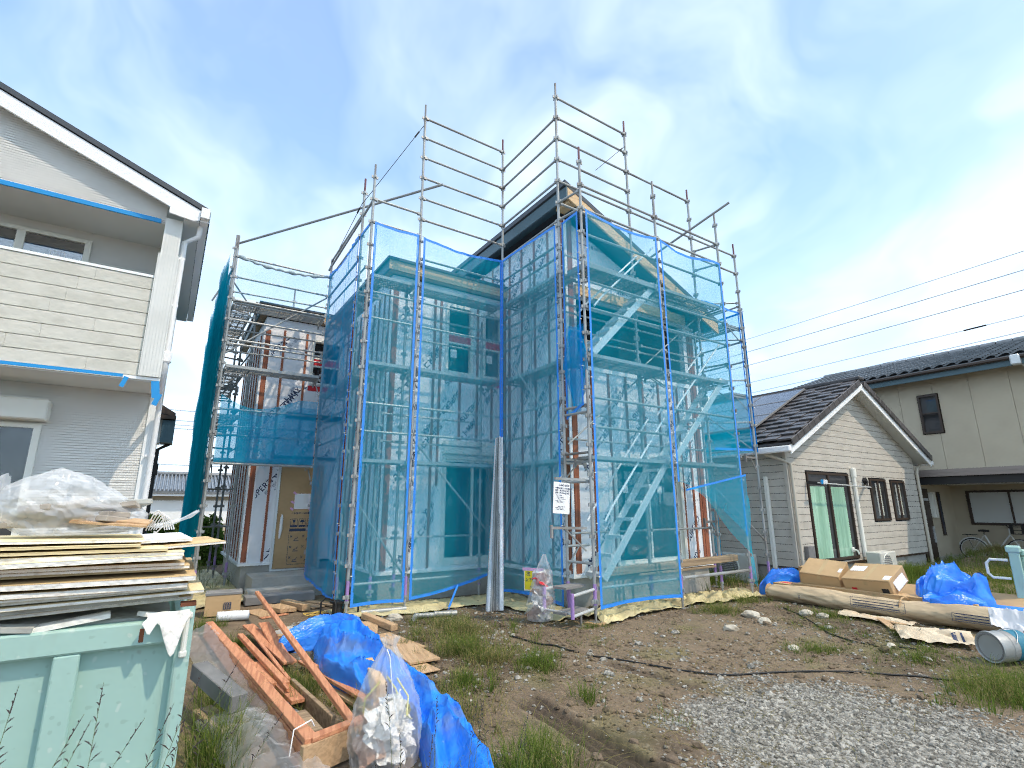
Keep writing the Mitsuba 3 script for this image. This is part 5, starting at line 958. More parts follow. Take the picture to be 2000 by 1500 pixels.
part(bk, 'basket', g, 'm_rubber', kind='stuff'); part(bk, 'rear_rack', M().box(w0 + ZU * .42 - fa * .02, (.13, .34, .02), rotz(-.25)).tube([w0, w0 + ZU * .42 - fa * .1], .007, 5), 'm_rubber'); part(bk, 'mudguard', M().tube([w0 + .34 * (math.cos(a) * fa + math.sin(a) * ZU) for a in np.linspace(.4, 2.8, 14)], .018, 6), 'm_alu', True); part(bk, 'pedal', M().box(bb + [.12, 0, -.1], (.09, .06, .02)).tube([bb, bb + [.08, 0, -.1]], .008, 6), 'm_rubber')
solo('kerb', 'low grey concrete kerb crossing the meadow before the mound', 'kerb', M().bar((15.6, 5.6, .03), (16.6, 2.6, .03), .14, .12, ch=.01), 'm_concrete')
# ------------------------------------------------------------------ far background
FH = thing('distant_house', 'distant house with grey tiled roof and white scalloped fence wall seen through the gap', 'house')
part(FH, 'wall', M().span((-6, 38, -.3), (6, 42, 2.55)), 'm_render_tan'); rt_ = part(FH, 'roof', M().add(*slab([(-7, 37.2, 2.55), (7, 37.2, 2.55), (7, 40.5, 3.62), (-7, 40.5, 3.62)], .15)), 'm_tile_grey')
g = M()
for i in range(70): g.tube([(-6.9 + i * .2, 37.15, 2.60), (-6.9 + i * .2, 40.5, 3.69)], .055, 6)
part(rt_, 'tile_row', g, 'm_tile_grey', True, kind='stuff'); part(rt_, 'ridge', M().tube([(-7, 40.5, 3.72), (7, 40.5, 3.72)], .14, 8), 'm_tile_grey'); part(FH, 'eave_board', M().span((-6.9, 37.3, 2.25), (6.9, 37.4, 2.42)), 'm_trim'); part(FH, 'shutter_wall', M().span((-6, 37.9, .6), (6, 37.99, 2.0)), 'm_trim')
DH = thing('dark_eaved_house', 'house corner with boxed green eave and dark downpipe peeping out behind the white house', 'house')
part(DH, 'wall', M().span((-5, 17.4, -.2), (-.42, 22, 4.0)), 'm_render_tan'); part(DH, 'roof', M().add(*slab([(-5, 16.5, 4.1), (.02, 16.5, 4.02), (.02, 22, 4.02), (-5, 22, 5.4)], .1)).ext(Polygon([(-.5, 4.15), (-.5, 4.42), (.0, 4.12), (0, 4.02)]), .5, (0, 17.2, 0), XU, ZU), 'm_brown'); part(DH, 'eave_box', M().span((-.62, 16.8, 3.30), (-.28, 17.38, 3.98)), 'm_soffit'); part(DH, 'eave_box', M().span((-.27, 16.6, 3.30), (.02, 17.3, 3.9)), 'm_fascia'); part(DH, 'downpipe', M().tube([(-.05, 17.0, 3.3), (-.3, 17.2, 3.15), (-.3, 17.2, 0)], .05, 8).box((-.30, 17.15, 2.62), (.16, .2, .3)), 'm_rubber')
lf = thing('laundry_rack', 'white tubular laundry rack standing in the garden behind the white house', 'laundry rack')
part(lf, 'frame', M().tube([(-.25, 10.9, 0), (-.05, 11.0, 1.22), (.12, 11.0, .78)], .016, 6).tube([(-.6, 10.9, 1.18), (.04, 11.0, 1.15)], .016, 6).tube([(-.05, 11.0, 1.16), (.06, 11.0, 1.30)], .012, 6).tube([(-.05, 11.0, 1.05), (.02, 11.0, .75)], .012, 6), 'm_white', 40)
def bush(name, label, cat, c, r, n, mt, sd):
    g = np.random.default_rng(sd); d = g.normal(size=(n, 3)); d /= np.linalg.norm(d, axis=1, keepdims=True); d[:, 2] = np.abs(d[:, 2])
    rad = (.45 + .55 * g.random(n) ** .4) * (.7 + .6 * meshkit.fbm(d * 2.2 + sd, 3, sd)); p = np.asarray(c) + d * rad[:, None] * np.asarray(r)
    a = g.normal(size=(n, 3)); a /= np.linalg.norm(a, axis=1, keepdims=True); b = np.cross(a, g.normal(size=(n, 3))); b /= np.linalg.norm(b, axis=1, keepdims=True); s = (.05 + .05 * g.random(n))[:, None]
    V = np.stack([p - a * s, p + b * s * .5, p + a * s, p - b * s * .5], 1).reshape(-1, 3); F = (np.array([[0, 1, 2], [0, 2, 3]])[None] + (np.arange(n) * 4)[:, None, None]).reshape(-1, 3)
    k = thing(name, label, cat); part(k, 'foliage', M().add(V, F), mt); part(k, 'stem', M().tube([(c[0], c[1], -.1), (c[0], c[1], c[2] + r[2] * .4)], .03, 6), 'm_wood_old')
def leaf_col(p, n, uv): return mix((0.045, 0.095, 0.02), (0.13, 0.20, 0.045), cell_rand(p.x * 23, p.y * 23, dr.floor(p.z * 23)))
scene['m_leaf'] = {'type': 'principledthin', 'base_color': proc(leaf_col), 'roughness': 0.5, 'diff_trans': .7, 'spec_trans': 0.0}
for i, (x, y, r, h, lab) in enumerate(((-.1, 19.0, .9, 1.35, 'round green shrub in the gap beside the white house'), (.75, 20.5, 1.0, 1.2, 'broad green shrub in the gap close to the pleated net'), (.3, 16.2, .55, .55, 'low bright green shrub in front of the taller garden shrubs'), (1.15, 18.2, .7, 1.35, 'leafy green shrub behind the dark scaffold posts of the left side'), (8.9, 9.6, .8, .8, 'rough green shrub behind the loose net at the far right corner'))):
    bush('garden_shrub', lab, 'shrub', (x, y, 0), (r, r, h), 3200, 'm_leaf', 40 + i)
def wire(lab, a, b, sag_, r): 
    t = np.linspace(0, 1, 40)[:, None]; p = np.asarray(a) + (np.asarray(b, float) - a) * t; p[:, 2] -= sag_ * 4 * (t * (1 - t))[:, 0]
    return solo('power_line', lab, 'power line', M().tube(p, r, 5), 'm_wire', True, group='overhead power lines')
mat('m_wire', (0.05, 0.07, 0.10), 0.6)
for i, (z, q) in enumerate(((12.45, 'topmost'), (11.62, 'second'), (10.75, 'third'), (9.62, 'fourth'), (8.95, 'lowest'))):
    w = wire(f'{q} of the five power lines rising to the right above the tiled roof', (30, 60, z - .7), (30, -10, z + .6), .55, .012 + .003 * (i in (1, 2)))
solo('cable_sleeve', 'dark sleeve clipped on the fourth power line above the tan house', 'cable sleeve', M().tube([(30, 7.35, 9.488), (30, 6.55, 9.515)], .035, 6), 'm_rubber')
for i, (z, q) in enumerate(((12.95, 'highest'), (11.8, 'second'), (11.3, 'third'), (10.9, 'fourth'), (6.9, 'fifth'), (6.0, 'lowest'))): wire(f'{q} of the far power lines crossing the gap beside the white house', (-22, 70, z), (26, 66, z - .6), .5, .03)
# ------------------------------------------------------------------ mint skip with gypsum boards
def mint(p, n, uv):
    r = smoothstep(.70, .80, fbm(p.x * 9, p.y * 9, p.z * 9, 4)) * smoothstep(.72, 1.02, p.z + .2 * noise(p.x * 12, p.y * 12, p.z * 12)); c = mix((0.36, 0.54, 0.49), (0.31, 0.48, 0.44), noise(p.x * 1.7, p.y * 1.7, p.z * 1.7))
    sp_ = smoothstep(.83, .9, noise(p.x * 33, p.y * 33, p.z * 33)) * .35
    st = smoothstep(.60, .85, noise(p.x * 26, p.y * 26, p.z * 1.6)) * smoothstep(.35, .65, noise(p.x * 3, p.y * 3, p.z * 3)) * .35
    sc = smoothstep(.88, .93, noise(p.x * 14 + p.z * 30, p.y * 14, p.z * 6 - p.x * 20)) * .5
    c = mix(mix(c, (0.30, 0.36, 0.30), st), (0.52, 0.60, 0.56), sc)
    return mix(mix(c, (0.20, 0.33, 0.28), sp_), (0.17, 0.065, 0.03), r)
mat('m_mint', proc(mint), 0.55, bump=speck(70.0), bscale=.0012)
mat('m_rust', mottled((0.20, 0.07, 0.035), (0.10, 0.035, 0.02), 14), 0.85)
SK = thing('waste_skip', 'mint green steel skip piled high with gypsum boards', 'skip')
sx0, sx1, sy0, sy1, sz = -1.9, .22, 3.42, 4.95, 1.045
part(SK, 'panel', M().span((sx0, sy0 + .07, .16), (sx1 - .05, sy0 + .078, sz - .1)), 'm_mint'); part(SK, 'panel', M().span((sx0, sy1 - .078, .16), (sx1 - .05, sy1 - .07, sz - .1)), 'm_mint'); part(SK, 'panel', M().span((sx1 - .075, sy0 + .08, .16), (sx1 - .068, sy1 - .08, sz - .1)), 'm_mint'); part(SK, 'floor', M().span((sx0, sy0 + .079, .12), (sx1 - .076, sy1 - .079, .16)), 'm_mint')
part(SK, 'top_beam', M().span((sx0, sy0, sz - .115), (sx1 - .072, sy0 + .085, sz), ch=.01), 'm_mint'); part(SK, 'top_beam', M().span((sx0, sy1 - .085, sz - .115), (sx1 - .072, sy1, sz), ch=.01), 'm_mint'); part(SK, 'top_beam', M().span((sx1 - .085, sy0 + .09, sz - .115), (sx1 - .002, sy1 - .09, sz - .02), ch=.01), 'm_mint')
for x in (-.29, -1.0): part(SK, 'rib', M().span((x - .05, sy0 + .004, .16), (x + .05, sy0 + .069, sz - .117), ch=.006), 'm_mint')
for y in (sy0, sy1 - .075): part(SK, 'corner_post', M().span((sx1 - .07, y, .05), (sx1, y + .075, sz + .075), ch=.008), 'm_mint')
part(SK, 'base_beam', M().span((sx0, sy0, .05), (sx1 - .072, sy0 + .1, .155), ch=.01), 'm_mint'); part(SK, 'hinge_pin', M().tube([(sx1 - .035, sy0 - .022, .88), (sx1 - .035, sy0 - .022, 1.05)], .014, 10).box((sx1 - .035, sy0 - .015, 1.06), (.05, .035, .03), ch=.006).box((sx1 - .035, sy0 - .018, .875), (.036, .04, .036), ch=.008), 'm_duct', label='white worn hinge pin with rust on the corner post')
part(SK, 'rust_patch', M().span((-.015, sy0 - .0012, sz - .095), (.005, sy0 + .002, sz - .03)), 'm_rust', label='dark red rust streak on the top beam'); part(SK, 'rust_patch', M().span((sx1 - .071, sy0 - .001, sz + .058), (sx1 + .001, sy0 + .076, sz + .0765)), 'm_rust')
mat('m_gyp_face', mottled((0.66, 0.56, 0.34), (0.56, 0.46, 0.27), 4.0), 0.8); mat('m_gyp_tan', mottled((0.50, 0.37, 0.20), (0.42, 0.30, 0.16), 4.0), 0.8)
mat('m_gyp_edge', mottled((0.80, 0.79, 0.75), (0.58, 0.55, 0.50), 26.0, .45, .8, 80), 0.85, bump=speck(45.0), bscale=.008); mat('m_gyp_grey', mottled((0.42, 0.43, 0.40), (0.30, 0.30, 0.28), 9.0), 0.85)
def board(lab, x0, x1, y0, y1, z, th, rz=0.0, tilt=0.0, face='m_gyp_face', edge='m_gyp_edge', jag=.012, sd=1):
    g = np.random.default_rng(sd); n = 26; rz += g.normal(0, .014); x1 += g.normal(0, .022); y0 += g.normal(0, .02); tilt += g.normal(0, .004); z = 1.06 + (z - 1.06) * .93; c = np.array([(x0 + x1) / 2, (y0 + y1) / 2, z]); hx, hy = (x1 - x0) / 2, (y1 - y0) / 2
    R = rotz(rz) @ roty(tilt); e = np.cumsum(g.normal(0, jag * .5, n)); e -= np.linspace(e[0], e[-1], n); e = np.clip(e, -jag * 2, jag * 2); e2 = g.normal(0, jag * .5, 9)
    rim = [(a, -hy + b) for a, b in zip(np.linspace(-hx, hx, n), e)] + [(hx + b, a) for a, b in zip(np.linspace(-hy, hy, 11)[1:-1], e2)] + [(hx, hy), (-hx, hy)]
    p = Polygon(rim); k = thing('gypsum_board', lab, 'gypsum board', 'gypsum boards stacked on the skip')
    s = g.normal(0, 1, 3)
    part(k, 'core', M().ext(p, th - .0016, c + R @ np.array([0, 0, .0008]), R @ XU, R @ YU), edge); f = M()
    f.ext(p.buffer(.0018, join_style=2), .0008, c + R @ np.array([0, 0, th - .0008]), R @ XU, R @ YU).ext(p.buffer(.0018, join_style=2), .0008, c, R @ XU, R @ YU); part(k, 'paper_face', f, face)
BD = [(.06, .19, .03, .02), (.045, .20, .02, .0)]
spec = [('lowest grey gypsum board lying on the skip rim', -1.7, .16, 3.50, 4.55, 1.060, .014, .0, .03, 'm_gyp_grey', 'm_gyp_grey'), ('second gypsum board from the bottom with a bright broken edge', -1.7, .20, 3.46, 4.6, 1.10, .016, .01, -.035, 'm_gyp_face', 'm_gyp_edge'), ('dark edged board low in the stack over the skip beam', -1.7, .17, 3.45, 4.5, 1.128, .022, .0, -.03, 'm_gyp_grey', 'm_gyp_grey'), ('clean white edged board above the dark edged board', -1.7, .205, 3.44, 4.5, 1.156, .014, -.01, -.022, 'm_gyp_face', 'm_gyp_edge'),
        ('greyish board in the lower third of the stack', -1.7, .16, 3.43, 4.5, 1.180, .014, .0, -.015, 'm_gyp_grey', 'm_gyp_edge'), ('thin board with white edge in the lower third of the stack', -1.7, .205, 3.41, 4.5, 1.201, .012, .01, -.01, 'm_gyp_face', 'm_gyp_edge'), ('thick bright edged board below the broad tan face', -1.7, .165, 3.40, 4.5, 1.222, .022, .0, .0, 'm_gyp_tan', 'm_gyp_edge'),
        ('board with broad tan upper face sticking out to the right', -1.7, .225, 3.38, 4.55, 1.262, .024, -.005, .006, 'm_gyp_tan', 'm_gyp_edge'), ('shorter board under the shadow gap at mid height of the stack', -1.7, .13, 3.44, 4.5, 1.305, .013, .0, .004, 'm_gyp_tan', 'm_gyp_face'), ('shorter board just above the shadow gap', -1.7, .14, 3.42, 4.5, 1.322, .014, .005, .006, 'm_gyp_tan', 'm_gyp_edge'), ('board with tan face jutting right above the shadow gap', -1.7, .20, 3.40, 4.45, 1.341, .016, -.01, .01, 'm_gyp_tan', 'm_gyp_edge'),
        ('board with ragged white front edge, lower of two', -1.7, .13, 3.36, 4.4, 1.364, .022, .02, .004, 'm_gyp_face', 'm_gyp_edge'), ('board with ragged white front edge, upper of two', -1.7, .145, 3.37, 4.3, 1.389, .022, .03, .004, 'm_gyp_face', 'm_gyp_edge'), ('bent board whose pointed corner juts out on the right', -.9, .30, 3.50, 4.2, 1.40, .013, .10, -.06, 'm_gyp_tan', 'm_gyp_edge'),
        ('creamy board below the top boards with a long yellow face', -1.7, .05, 3.40, 4.4, 1.424, .012, -.02, .01, 'm_gyp_face', 'm_gyp_face'), ('white topped board behind the top boards at the right end', -.8, .18, 3.66, 4.6, 1.440, .014, .05, -.02, 'm_white', 'm_gyp_edge'), ('second board from the top with yellow face', -1.7, -.10, 3.38, 4.2, 1.452, .012, .03, .01, 'm_gyp_face', 'm_gyp_face'), ('topmost gypsum board with clean yellow face', -1.7, -.10, 3.39, 4.15, 1.482, .014, .06, .016, 'm_gyp_face', 'm_gyp_edge')]
for i, s in enumerate(spec): board(*s, jag=.016 if 'ragged' in s[0] or 'broken' in s[0] else .006, sd=i + 3)
for i, (x, y, z, sx, sy, a, t) in enumerate(((-.95, 3.52, 1.046, .35, .12, .1, .05), (-.55, 3.48, 1.05, .24, .1, -.12, .1), (-.30, 3.50, 1.048, .3, .11, .06, -.12), (.02, 3.49, 1.05, .09, .08, .5, .2))): solo('plaster_offcut', ['grey plaster strip under the stack at the far left of the skip rim', 'short plaster offcut poking out under the stack', 'pale plaster offcut wedged on the skip beam', 'small plaster chip beside the rust streak'][i], 'plaster offcut', M().box((x, y, z + .02), (sx, sy, .022), rotz(a) @ roty(t)), 'm_gyp_grey' if i < 2 else 'm_gyp_edge')
# torn paper flap hanging over the beam
xx = np.linspace(0, 1, 16); yy = np.linspace(0, 1, 12); AA, BB = np.meshgrid(xx, yy, indexing='ij'); w = .02 + .15 * np.maximum(0, 1 - np.abs(AA - .55) * 2.1) ** .9 * BB + .02
P = np.stack([.0 + .19 * AA + .01 * np.sin(BB * 5), sy0 - .02 - .05 * np.sin(BB * 1.7) - .012 * np.sin(AA * 11), 1.09 - BB * (.045 + .16 * np.exp(-((AA - .72) / .15) ** 2) + .05 * np.sin(AA * 9) ** 2)], -1)
solo('torn_paper_flap', 'torn plasterboard paper flap hanging over the rim of the mint skip', 'paper', M().grid(P), 'm_gyp_edge', 40)
# bag of offcuts on the stack
k = thing('offcut_bag', 'big clear plastic bag of grey offcuts lying on the gypsum boards', 'bag')
tt = np.linspace(0, 1, 150); an = np.linspace(0, 2 * np.pi, 97); TT, AN = np.meshgrid(tt, an, indexing='ij')
ry_ = np.interp(TT, [0, .06, .2, .5, .75, .92, 1], [.02, .08, .20, .26, .20, .10, .03]); rz_ = np.interp(TT, [0, .06, .2, .4, .6, .8, .95, 1], [.03, .06, .105, .155, .135, .085, .04, .02])
q = np.stack([TT * 5.2, np.cos(AN) * 2.2, np.sin(AN) * 2.2], -1); f = 1 - np.abs(2 * meshkit.fbm(q + 2, 4, 5) - 1)
P = np.stack([-.80 + .72 * TT + .02 * f, 3.85 + ry_ * np.cos(AN) * (.8 + .4 * f), 1.475 + .16 - .08 * TT ** 2 + np.where(TT < .1, .07, 0) + rz_ * 1.12 * np.sin(AN) * (.70 + .55 * f) + .0], -1); P[..., 2] = np.maximum(P[..., 2], 1.473)
part(k, 'film', M().grid(P), 'm_film_bag', 28)
mat('m_fibre', mottled((0.40, 0.36, 0.31), (0.25, 0.22, 0.19), 13.0), 0.9)
for i in range(9): part(k, 'offcut', M().box((-.55 + .045 * i, 3.80 + .05 * math.sin(i * 2.1), 1.545 + .03 * (i % 4)), (.34, .16, .03), rotz(i * .5) @ roty(.14 * math.sin(i * 1.3)) @ rotx(.2 * math.cos(i)), ch=.004), ('m_fibre', 'm_gyp_grey', 'm_fibre')[i % 3])
solo('plywood_offcut', 'brown plywood offcut lying slantwise in front of the clear offcut bag', 'plywood', M().box((-.22, 3.66, 1.54), (.34, .15, .010), rotz(-.08) @ roty(.09) @ rotx(.15)).box((-.17, 3.68, 1.55), (.26, .12, .008), rotz(-.14) @ roty(.12) @ rotx(.15)), 'm_ply')
P = np.stack([-.42 + .62 * AA, 3.78 + .42 * BB, 1.472 + .035 * (1 - np.abs(2 * meshkit.fbm(np.stack([AA * 6, BB * 6, AA * 0], -1), 3, 8) - 1)) + .10 * AA ** 5], -1)
solo('plastic_sheet_scrap', 'white crumpled plastic sheet sticking up at the right end of the board stack', 'plastic sheet', M().grid(P), 'm_film_milky', 30)
for i in range(5):
    t = np.linspace(0, 1, 16); a = .05 * i; solo('packing_strap', ['outermost', 'second', 'third', 'fourth', 'innermost'][i] + ' white packing strap looping over the board stack', 'strap', M().tube(np.stack([-.06 + .09 * t + .012 * i, 3.72 + .02 * i - .10 * np.sin(t * 3.1), 1.49 + .11 * np.sin(t * np.pi) * (1 - .09 * i) + .0], -1), .0035, 5), 'm_white', True, group='white packing straps on the board stack')

# ------------------------------------------------------------------ timber and rubbish in the foreground
def plank(lab, a, b, w, h, m='m_lumber', roll=0.0, group=None, name='plank', cat='plank'):
    a, b = np.asarray(a, float), np.asarray(b, float); d = unit(b - a); s = unit(np.cross(ZU, d)); u = np.cross(d, s); up = u * math.cos(roll) + s * math.sin(roll)
    return solo(name, lab, cat, M().bar(a, b, w, h, up, ch=min(w, h) * .08), m, group=group)
mat('m_endgrain', wood((0.62, 0.40, 0.20), (0.48, 0.28, 0.13), 'y'), 0.7)
fr = thing('timber_formwork', 'long open frame of orange brown timber lying on the grass beside the skip', 'timber')
part(fr, 'side_rail', M().bar((.70, 8.15, .16), (.96, 3.72, .20), .085, .038, (0, 0, 1), ch=.003), 'm_lumber', label='left rail of the frame'); part(fr, 'side_rail', M().bar((.655, 8.15, .075), (.915, 3.75, .10), .012, .15, ch=.002), 'm_lumber')
part(fr, 'side_rail', M().bar((1.36, 9.05, .36), (1.28, 3.85, .17), .055, .04, ch=.003), 'm_lumber', label='long right rail raised at its far end'); part(fr, 'end_rail', M().bar((.90, 3.70, .10), (1.52, 3.93, .10), .04, .18, ch=.003), 'm_ply'); part(fr, 'end_rail', M().bar((.95, 3.74, .205), (1.40, 3.90, .205), .075, .028, ch=.003), 'm_lumber')
part(fr, 'cable_tie', M().tube([(.86, 3.83, .10), (.88, 3.86, .235), (1.0, 3.92, .25), (1.02, 3.92, .21)], .005, 5), 'm_white', True)
PL = [('reddish batten lying along the left rail inside the frame', (.86, 7.2, .07), (1.02, 5.35, .09), .05, .04), ('wide brown board slanting up at the far end of the frame', (1.12, 7.9, .13), (1.27, 5.95, .10), .13, .022), ('narrow orange strip on top of the board pile', (1.08, 7.0, .17), (1.13, 5.3, .13), .03, .02), ('orange batten with squared end in the middle of the pile', (.97, 7.35, .13), (1.09, 5.2, .12), .06, .042), ('short red board at the near end of the pile', (1.02, 6.2, .08), (1.12, 4.85, .08), .105, .03), ('dark red batten deep in the pile', (.90, 7.3, .05), (1.04, 5.45, .05), .045, .04), ('broad weathered board leaning at the far right of the pile', (1.25, 7.55, .20), (1.28, 6.1, .05), .12, .02), ('thin orange strip with cracked end on the pile', (1.03, 6.5, .12), (1.08, 5.05, .12), .028, .025)]
for p in PL: plank(*p)
plank('grey brown board on edge lying inside the frame', (1.17, 5.35, .06), (1.24, 4.25, .07), .035, .12, 'm_wood_old'); plank('short knotty plank end in the middle of the frame', (1.06, 4.62, .07), (1.07, 4.12, .09), .14, .035, 'm_wood_old'); plank('short grey board piece at the near end of the frame', (1.20, 4.15, .05), (1.24, 3.97, .06), .13, .03, 'm_wood_old'); plank('pale short block under the left rail of the frame', (1.0, 5.0, .04), (1.05, 4.5, .05), .06, .05, 'm_ply')
plank('reddish plank half under the blue tarpaulin', (1.42, 6.1, .06), (1.60, 4.55, .09), .10, .025); plank('pale brown plank below the reddish plank at the tarpaulin edge', (1.44, 5.6, .02), (1.62, 4.35, .03), .11, .025, 'm_ply'); plank('squared timber end sticking out of the blue tarpaulin', (1.80, 5.2, .13), (1.66, 4.42, .13), .09, .20, 'm_endgrain', name='timber_block', cat='timber')
plank('pale timber piece lying behind the blue tarpaulin', (1.38, 7.35, .05), (1.72, 7.2, .05), .09, .07, 'm_ply')
GP = [('square plywood sheet lying flat on the soil behind the blue tarpaulin', (2.42, 7.45), .52, .80, -.35, .02, 'm_ply'), ('plywood strip next to the square plywood sheet', (2.58, 6.45), .28, .95, .10, .015, 'm_ply'), ('broad plywood sheet lying half over another beside the grass', (2.48, 5.75), .34, .75, -.02, .022, 'm_ply'), ('lower plywood sheet showing under the broad sheet', (2.33, 5.45), .32, .72, .06, .01, 'm_ply'), ('narrow plywood lath between the plywood sheets', (2.38, 6.35), .07, .7, .12, .015, 'm_ply'), ('small plywood piece poking out behind the blue tarpaulin', (2.08, 7.35), .36, .22, .3, .02, 'm_ply'),
      ('left flat board of the row before the entrance steps', (1.48, 9.35), .26, .62, .25, .015, 'm_ply'), ('thick stepped plank in the row before the entrance steps', (1.70, 9.38), .13, .58, .30, .06, 'm_ply'), ('second thick plank in the row before the entrance steps', (1.83, 9.36), .13, .52, .30, .055, 'm_ply'), ('thickest plank of the row before the entrance steps', (2.00, 9.42), .14, .70, .30, .09, 'm_ply'), ('right flat board of the row before the entrance steps', (2.22, 9.55), .24, .62, .40, .02, 'm_wood_old'), ('dark brown board nearest the cable reel', (2.48, 9.55), .16, .85, .42, .03, 'm_wood_old'), ('curved reddish veneer strip before the plank row', (1.62, 8.98), .42, .10, .35, .012, 'm_lumber')]
for lab, c, w, l, a, th, m in GP: solo('plywood_piece', lab, 'plywood', M().box((c[0], c[1], gh(*c) + th / 2 + .008 + (.02 if 'half over' in lab or 'thick' in lab else 0)), (w, l, th), rotz(a) @ rotx(rnd(-.015, .015)), ch=.002), m)
plank('squared beam lying beside the square plywood sheet', (2.70, 8.05, .05), (2.78, 7.05, .05), .10, .08, 'm_ply', name='timber_beam', cat='timber')
solo('steel_pipe', 'grey steel pipe lying behind the square plywood sheet', 'pipe', M().tube([(2.72, 8.28, .05), (3.42, 8.22, .05)], .035, 10), 'm_galv', 40); solo('steel_pipe', 'two jointed grey pipe pieces on the soil before the middle net', 'pipe', M().tube([(3.22, 7.42, .05), (3.30, 7.58, .055), (3.60, 7.52, .05)], .036, 10).tube([(3.58, 7.52, .055), (3.92, 7.46, .05)], .042, 10), 'm_galv', 40)
# cable reel
rl = thing('cable_reel', 'black cable reel with tubular stand under the left corner net', 'cable reel'); c = np.array([2.42, 8.45, 0.0]); z0 = gh(2.42, 8.45)
part(rl, 'drum', M().lathe([(0, .02), (.13, .02), (.135, .05), (.085, .055), (.085, .20), (.125, .205), (.13, .23), (0, .23)], c + [0, 0, z0], n=24), 'm_rubber', 40)
for s in (-.17, .17): part(rl, 'stand', M().tube([(c[0] + s - .06, c[1] + .1, z0), (c[0] + s - .06, c[1] + .1, z0 + .22), (c[0] + s, c[1] + .1, z0 + .27), (c[0] + s + .08, c[1] - .1, z0 + .26), (c[0] + s + .1, c[1] - .12, z0 + .2), (c[0] + s + .1, c[1] - .12, z0)], .014, 8), 'm_rubber', 40)
t = np.linspace(0, 1, 60); solo('rope_coil', 'orange yellow rope coiled loosely before the cable reel', 'rope', M().tube(np.stack([2.12 + .16 * np.cos(t * 15) + .15 * t, 8.78 + .10 * np.sin(t * 15) - .2 * t, .03 + .01 * np.sin(t * 40) + t * 0], -1), .008, 5), 'm_rope', True)
def ground_line(name, lab, cat, pts, r, m):
    p = np.asarray(pts, float); tt = np.linspace(0, len(p) - 1, 90); from scipy.interpolate import CubicSpline
    q = CubicSpline(np.arange(len(p)), p)(tt); z = ground_h(q[:, 0], q[:, 1]); z = np.convolve(np.pad(z, 4, 'edge'), np.ones(9) / 9, 'valid') + r * 1.3; return solo(name, lab, cat, M().tube(np.column_stack([q, z]), r, 7), m, True)
ground_line('black_hose', 'black hose running across the bare soil and gravel edge', 'hose', [(4.16, 4.72), (4.39, 4.21), (4.70, 3.53), (5.15, 3.26), (5.85, 2.87), (6.3, 2.45), (6.5, 2.2)], .009, 'm_rubber')
ground_line('black_hose', 'faint black hose half buried before the bench', 'hose', [(3.86, 5.9), (4.0, 5.3), (4.11, 4.86)], .009, 'm_rubber'); ground_line('black_hose', 'black hose at the grass edge leading to the crumpled paper sack', 'hose', [(8.52, 5.0), (7.75, 4.08), (7.3, 3.6), (7.29, 3.13), (7.43, 2.83)], .008, 'm_rubber'); ground_line('black_hose', 'black cable snaking from the reel over the cream sheeting', 'cable', [(2.45, 8.4), (2.62, 8.25), (2.8, 8.12), (3.0, 8.0)], .008, 'm_rubber'); ground_line('black_hose', 'thin black cable looping on the yellow sheeting by the right window', 'cable', [(6.9, 6.2), (7.3, 6.35), (7.5, 6.15), (7.2, 6.05), (7.9, 6.05), (8.6, 6.0), (8.9, 6.2)], .009, 'm_rubber')
# boxes behind the skip
k = thing('cardboard_box', 'brown cardboard box standing behind the skip corner', 'cardboard box'); part(k, 'body', M().box((.98, 9.62, .16), (.48, .36, .30), rotz(-.1), ch=.006), 'm_card'); part(k, 'lid', M().box((.98, 9.62, .325), (.50, .38, .03), rotz(-.1)), 'm_slab'); part(k, 'print', M().flat(sbox(.02, .05, .12, .15).difference(unary_union([sbox(.03 + .03 * i, .06, .045 + .03 * i, .14) for i in range(3)])), np.array([.95, 9.425, .05]), rotz(-.1) @ XU, ZU), 'm_print')
P = np.stack([np.stack([np.linspace(.86, 1.26, 14), 9.02 - np.linspace(0, .1, 14) + .07 * math.cos(a), .08 + .065 * math.sin(a) + .0 * np.linspace(0, 1, 14)], -1) for a in np.linspace(0, 2 * np.pi, 15)], 1); P += .006 * (meshkit.fbm(P * 14, 2, 3) - .5)[..., None]
solo('white_bundle', 'white plastic wrapped bundle on the grass behind the timber frame', 'bundle', M().grid(P).add(P[0], [[0, i + 1, i] for i in range(1, 13)]).add(P[-1], [[0, i, i + 1] for i in range(1, 13)]), 'm_white', 40)
solo('grey_profile', 'dark grey aluminium profile sticking out between skip and timber frame', 'profile', M().bar((.42, 5.3, .32), (.64, 4.55, .24), .12, .12, ch=.006), 'm_slab'); plank('rough timber offcut lying under the grey profile', (.45, 5.0, .10), (.62, 4.5, .06), .14, .05, 'm_wood_old')
# clear film draped along the frame
def drape(name, lab, a, b, w, zf, seed, m='m_film', amp=.05):
    t = np.linspace(0, 1, 70); s = np.linspace(0, 1, 26); TT, SS = np.meshgrid(t, s, indexing='ij'); a, b = np.asarray(a, float), np.asarray(b, float); d = b - a; nn = np.array([-d[1], d[0]]) / np.linalg.norm(d)
    xy = a + TT[..., None] * d + (SS[..., None] - .5) * w * nn; q = np.stack([xy[..., 0] * 6, xy[..., 1] * 6, SS * 0 + seed], -1); f = 1 - np.abs(2 * meshkit.fbm(q, 4, seed) - 1)
    z = ground_h(xy[..., 0], xy[..., 1]) + zf(TT, SS) + amp * (f - .4); return solo(name, lab, 'plastic sheet', M().grid(np.concatenate([xy, z[..., None]], -1)), m, 30)
drape('clear_film', 'clear plastic film draped along the left rail of the timber frame', (.52, 8.0), (.86, 4.3), .30, lambda t, s: .02 + .15 * s ** .6 * np.clip(1.2 - t * .2, 0, 1), 4, amp=.05)
